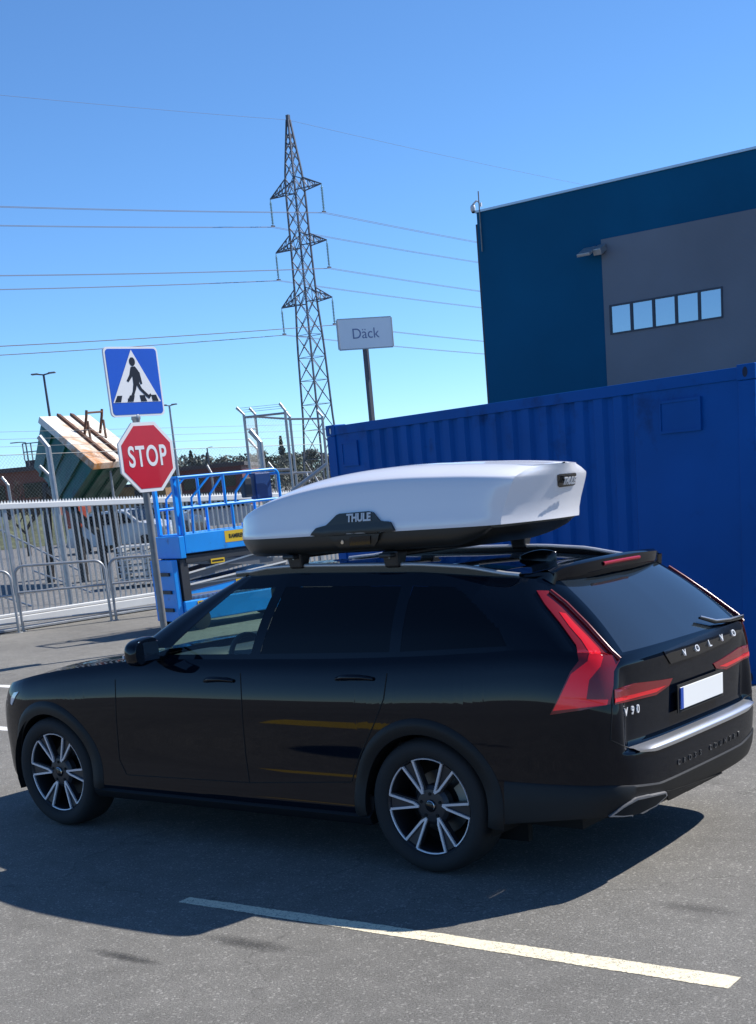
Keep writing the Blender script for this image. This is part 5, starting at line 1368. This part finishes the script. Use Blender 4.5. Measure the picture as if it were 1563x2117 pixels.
# ================================================================ PYLON
M_pyl = pm('pylon_steel', (.085, .095, .12), .55, metal=.4, var=.15, scale=.5); M_ins = pm('insulator_glass', (.22, .38, .42), .2); M_cable = pm('cable_aluminium', (.16, .16, .19), .8)
PD = 157.0
pbase = at(671, 1000, PD); ptop = at(598, 248, PD)
PB = Vector((pbase.x, pbase.y, 0)); vd = (PB-CAM); vd.z = 0; vd.normalize(); vr = Vector((vd.y, -vd.x, 0)); vr = vr if vr.dot(hr) > 0 else -vr
PT = zat(PB, 248)
AX = (vr-vd).normalized(); WXd = (vr+vd).normalized()     # arm axis, wire axis
pyl = thing('electricity_pylon', 'tall lattice steel electricity pylon with three pairs of arms, against the sky', 'pylon', tuple(PB))
def hw(z):  # half width of the tower on height fractions
    return interp(z/PT, [(0, 1.75), (.12, 1.42), (.205, 1.24), (.42, 1.07), (.52, .88), (.67, .79), (.81, .76), (.85, .72), (1.0, .13)])
def pp(i, j, z): return PB+AX*(i*hw(z))+WXd*(j*hw(z))+UZ*z
corners = [(1, 1), (1, -1), (-1, -1), (-1, 1)]
def zof(px, py): return zat(PB, py)
zA = [zof(614, 396), zof(626, 510), zof(637, 626)]     # bottom chord levels of arms
zT = [zof(613, 368), zof(623, 484), zof(634, 596)]
levels = [0]
seg = [PT*.085*k for k in range(1, 3)]
z = 0; levels = [0.0]
while z < PT-1.2:
    z += max(.9, hw(z)*2.2); levels.append(min(z, PT))
levels[-1] = PT
legs = MB()
for i, j in corners: legs.tube([pp(i, j, z) for z in np.linspace(0, PT, 24)], .12, 4)
legs.build('legs', M_pyl, pyl)
lat = MB()
for a, b in zip(levels[:-1], levels[1:]):
    for k in range(4):
        c0_, c1_ = corners[k], corners[(k+1) % 4]
        lat.bar(pp(*c0_, a), pp(*c1_, b), .06); lat.bar(pp(*c1_, a), pp(*c0_, b), .06)
        if hw(a) > 1.1: lat.bar(pp(*c0_, b), pp(*c1_, b), .055)
lat.build('lattice', M_pyl, pyl)
MB().box(PB+UZ*(PT+.1), (.35, .35, .8)).build('peak', M_pyl, pyl)
tips = []
ARM = 4.15
for k in range(3):
    for s in (1, -1):
        arm = MB(); zb, zt = zA[k], zT[k]; tip = PB+AX*(s*ARM)+UZ*zb
        for j in (1, -1):
            arm.bar(pp(s, j, zb), tip, .10); arm.bar(pp(s, j, zt), tip, .10)
            for f in (.25, .5, .75):
                a = pp(s, j, zb).lerp(tip, f); b = pp(s, j, zt).lerp(tip, f); arm.bar(a, b, .06)
                b2 = pp(s, j, zt).lerp(tip, f-.25); arm.bar(a, b2, .06)
        for f in (0, .33, .66): arm.bar(pp(s, 1, zb).lerp(tip, f), pp(s, -1, zb).lerp(tip, f+.2), .06)
        a_ = arm.build('cross_arm', M_pyl, pyl)
        ins = MB(); L_ = 2.85; prof = []
        for q in range(15): zq = -.35-q*.155; prof += [(.07, zq), (.17, zq-.05), (.07, zq-.09)]
        ins.lathe([(.03, 0)]+prof+[(.03, -L_)], tip, (0, 0, 1), 10); ins_o = ins.build('insulator', M_ins, a_)
        MB().bar(tip-UZ*L_-WXd*.28, tip-UZ*L_+WXd*.28, .10, .16).build('clamp', M_pyl, ins_o)
        tips.append((k, s, tip-UZ*(L_+.1)))
names_ = {0: 'top', 1: 'middle', 2: 'lowest'}
def catenary(P, sgn, sag, span, smax, off):
    out = []
    for s in np.linspace(0, smax, 26): out.append(P+WXd*(sgn*s)+off-UZ*(4*sag*(s/span)*(1-s/span)))
    return out
for k, s, P in tips:
    for sg, lab in ((-1, 'left'), (1, 'right')):
        sd = 'right' if s > 0 else 'left'
        t = thing('power_line', 'twin power cables running %s from the %s arm on the %s side of the pylon' % (lab, names_[k], sd), 'power line', tuple(P), 'power lines strung from the pylon')
        for o_ in (-.2, .2): MB().tube(catenary(P, sg, 4.0 if sg < 0 else 4.6, 260, 112 if sg < 0 else 150, AX*o_), .021, 4).build('cable', M_cable, t)
for sg, lab in ((-1, 'left'), (1, 'right')):
    o = MB().tube(catenary(PB+UZ*PT, sg, 3.8 if sg < 0 else 3.2, 260, 112 if sg < 0 else 150, Vector()), .014, 4).build('power_line', M_cable); tag(o, 'thin single earth wire running %s from the very top of the pylon' % lab, 'power line', 'power lines strung from the pylon')
# ================================================================ TREES
M_leafs = [pm('leaf_dark', (.11, .12, .10), .7, var=.4, scale=.8), pm('leaf_mid', (.11, .125, .085), .7, var=.4, scale=.8), pm('leaf_pale', (.12, .13, .09), .7, var=.4, scale=.8)]
M_bark = pm('bark', (.05, .04, .032), .9, var=.3, scale=4)
def leaf_cloud(mb_, c, rad, n, size, rnd, shape='round', H=None):
    for _ in range(n):
        if shape == 'cone':
            t = rnd.random()**.7; r = (1-t)*rad*rnd.uniform(.35, 1.05)*(1+.25*math.sin(t*28)); a = rnd.uniform(0, 6.283); p = c+Vector((r*math.cos(a), r*math.sin(a), t*H))
        else:
            v = Vector((rnd.gauss(0, 1), rnd.gauss(0, 1), rnd.gauss(0, 1))).normalized()*(rnd.random()**.45); p = c+Vector((v.x*rad, v.y*rad, v.z*rad*.8))
        n1 = Vector((rnd.gauss(0, 1), rnd.gauss(0, 1), rnd.gauss(0, 1))).normalized(); n2 = n1.orthogonal().normalized()*size*rnd.uniform(.6, 1.3); n3 = n1.cross(n2)*rnd.uniform(.6, 1)
        mb_.add([p-n2, p+n3, p+n2, p-n3], [(0, 1, 2, 3)])
def tree(label, px, D, h, kind, seed, w=.3, mat=0, group='trees beyond the yard'):
    rnd = random.Random(seed); b = at(px, 1000, D); b.z = 0
    t = thing('pine_tree' if kind == 'cone' else 'leafy_tree', label, 'tree', tuple(b), group)
    tk = MB().tube([b, b+UZ*h*.3+Vector((.1, .05, 0)), b+UZ*h*.65, b+UZ*h*.95], [h*.022, h*.017, h*.010, .02], 7)
    for q in range(7):
        a = rnd.uniform(0, 6.28); z = h*rnd.uniform(.3, .75); e = Vector((math.cos(a), math.sin(a), .5))*h*w*.7; tk.tube([b+UZ*z, b+UZ*z+e*.6, b+UZ*z+e], [h*.007, h*.005, .02], 5)
    tk.build('trunk', M_bark, t)
    cr_ = MB()
    if kind == 'cone': leaf_cloud(cr_, b+UZ*h*.15, h*w, 900, h*.030, rnd, 'cone', h*.87)
    else:
        for q in range(16):
            a = rnd.uniform(0, 6.28); rr = h*w*rnd.uniform(.1, .95); zz = h*rnd.uniform(.35, .88); k = 1-.55*max(0, zz/h-.6)/.3
            leaf_cloud(cr_, b+Vector((rr*k*math.cos(a), rr*k*math.sin(a), zz)), h*.13*rnd.uniform(.7, 1.2), 90, h*.024, rnd)
    cr_.build('crown', M_leafs[mat], t); return t
def th(px, py, D): return zat(at(px, 1000, D), py)
tl = [('tall ragged pine rising just right of the stop sign', 402, 934, 190, 'cone', .24, 0), ('short pine beside the ragged pine right of the stop sign', 418, 946, 190, 'cone', .30, 0), ('broad leafy tree low behind the stop sign edge', 372, 956, 200, 'round', .42, 1),
      ('pine crown behind the small distant street lamp', 436, 938, 200, 'cone', .30, 0), ('dark leafy tree above the left half of the lift platform', 462, 945, 210, 'round', .40, 0), ('leafy tree above the right half of the lift platform', 488, 938, 200, 'round', .40, 1), ('rounded tree between the paired fence posts', 552, 924, 195, 'round', .40, 1),
      ('thin spiky spruce standing above the treeline left of the pylon', 590, 905, 230, 'cone', .16, 0), ('leafy tree just left of the pylon foot', 612, 926, 200, 'round', .42, 1), ('leafy tree behind the pylon foot', 648, 924, 205, 'round', .42, 0), ('leafy tree against the left end of the container', 690, 926, 200, 'round', .45, 1), ('dark tree between the guide post and the lift corner', 522, 934, 205, 'round', .42, 0)]
for i, (lab, px, py, D, kd, w, m_) in enumerate(tl): tree(lab, px, D, th(px, py, D), kd, 20+i, w, m_)
wood = MB(); rnd = random.Random(5)
for i in range(90):
    px = rnd.uniform(330, 720); D = rnd.uniform(215, 250); b = at(px, 1000, D); b.z = 0; hh = th(px, rnd.uniform(934, 956)-.02*(px-500), D)
    for z in (.2, .42, .64, .86): leaf_cloud(wood, b+UZ*hh*z, hh*.21*(1.15-.35*z), 60, hh*.033, rnd)
tag(wood.build('far_wood', M_leafs[0]), 'distant mass of dark woodland along the horizon', 'woodland', kind='stuff')
# scrubby bare tree at the far left
def bare_tree(px, D, h, label):
    rnd = random.Random(3); b = at(px, 1000, D); b.z = 0; t = thing('bare_tree', label, 'tree', tuple(b)); tk = MB()
    def br(p, d, L_, r, lv):
        e = p+d*L_; tk.tube([p, p.lerp(e, .5)+Vector((rnd.uniform(-.05, .05), rnd.uniform(-.05, .05), 0))*L_, e], [r, r*.85, r*.65], 5, cap=False)
        if lv:
            for q in range(4): br(p.lerp(e, rnd.uniform(.5, 1)), (d+Vector((rnd.gauss(0, .5), rnd.gauss(0, .5), rnd.uniform(0, .4)))).normalized(), L_*.62, r*.55, lv-1)
    br(b, UZ, h*.4, .09, 4); tk.build('branches', M_bark, t)
bare_tree(38, 52, 3.6, 'small bare tree before the grass bank at the far left')
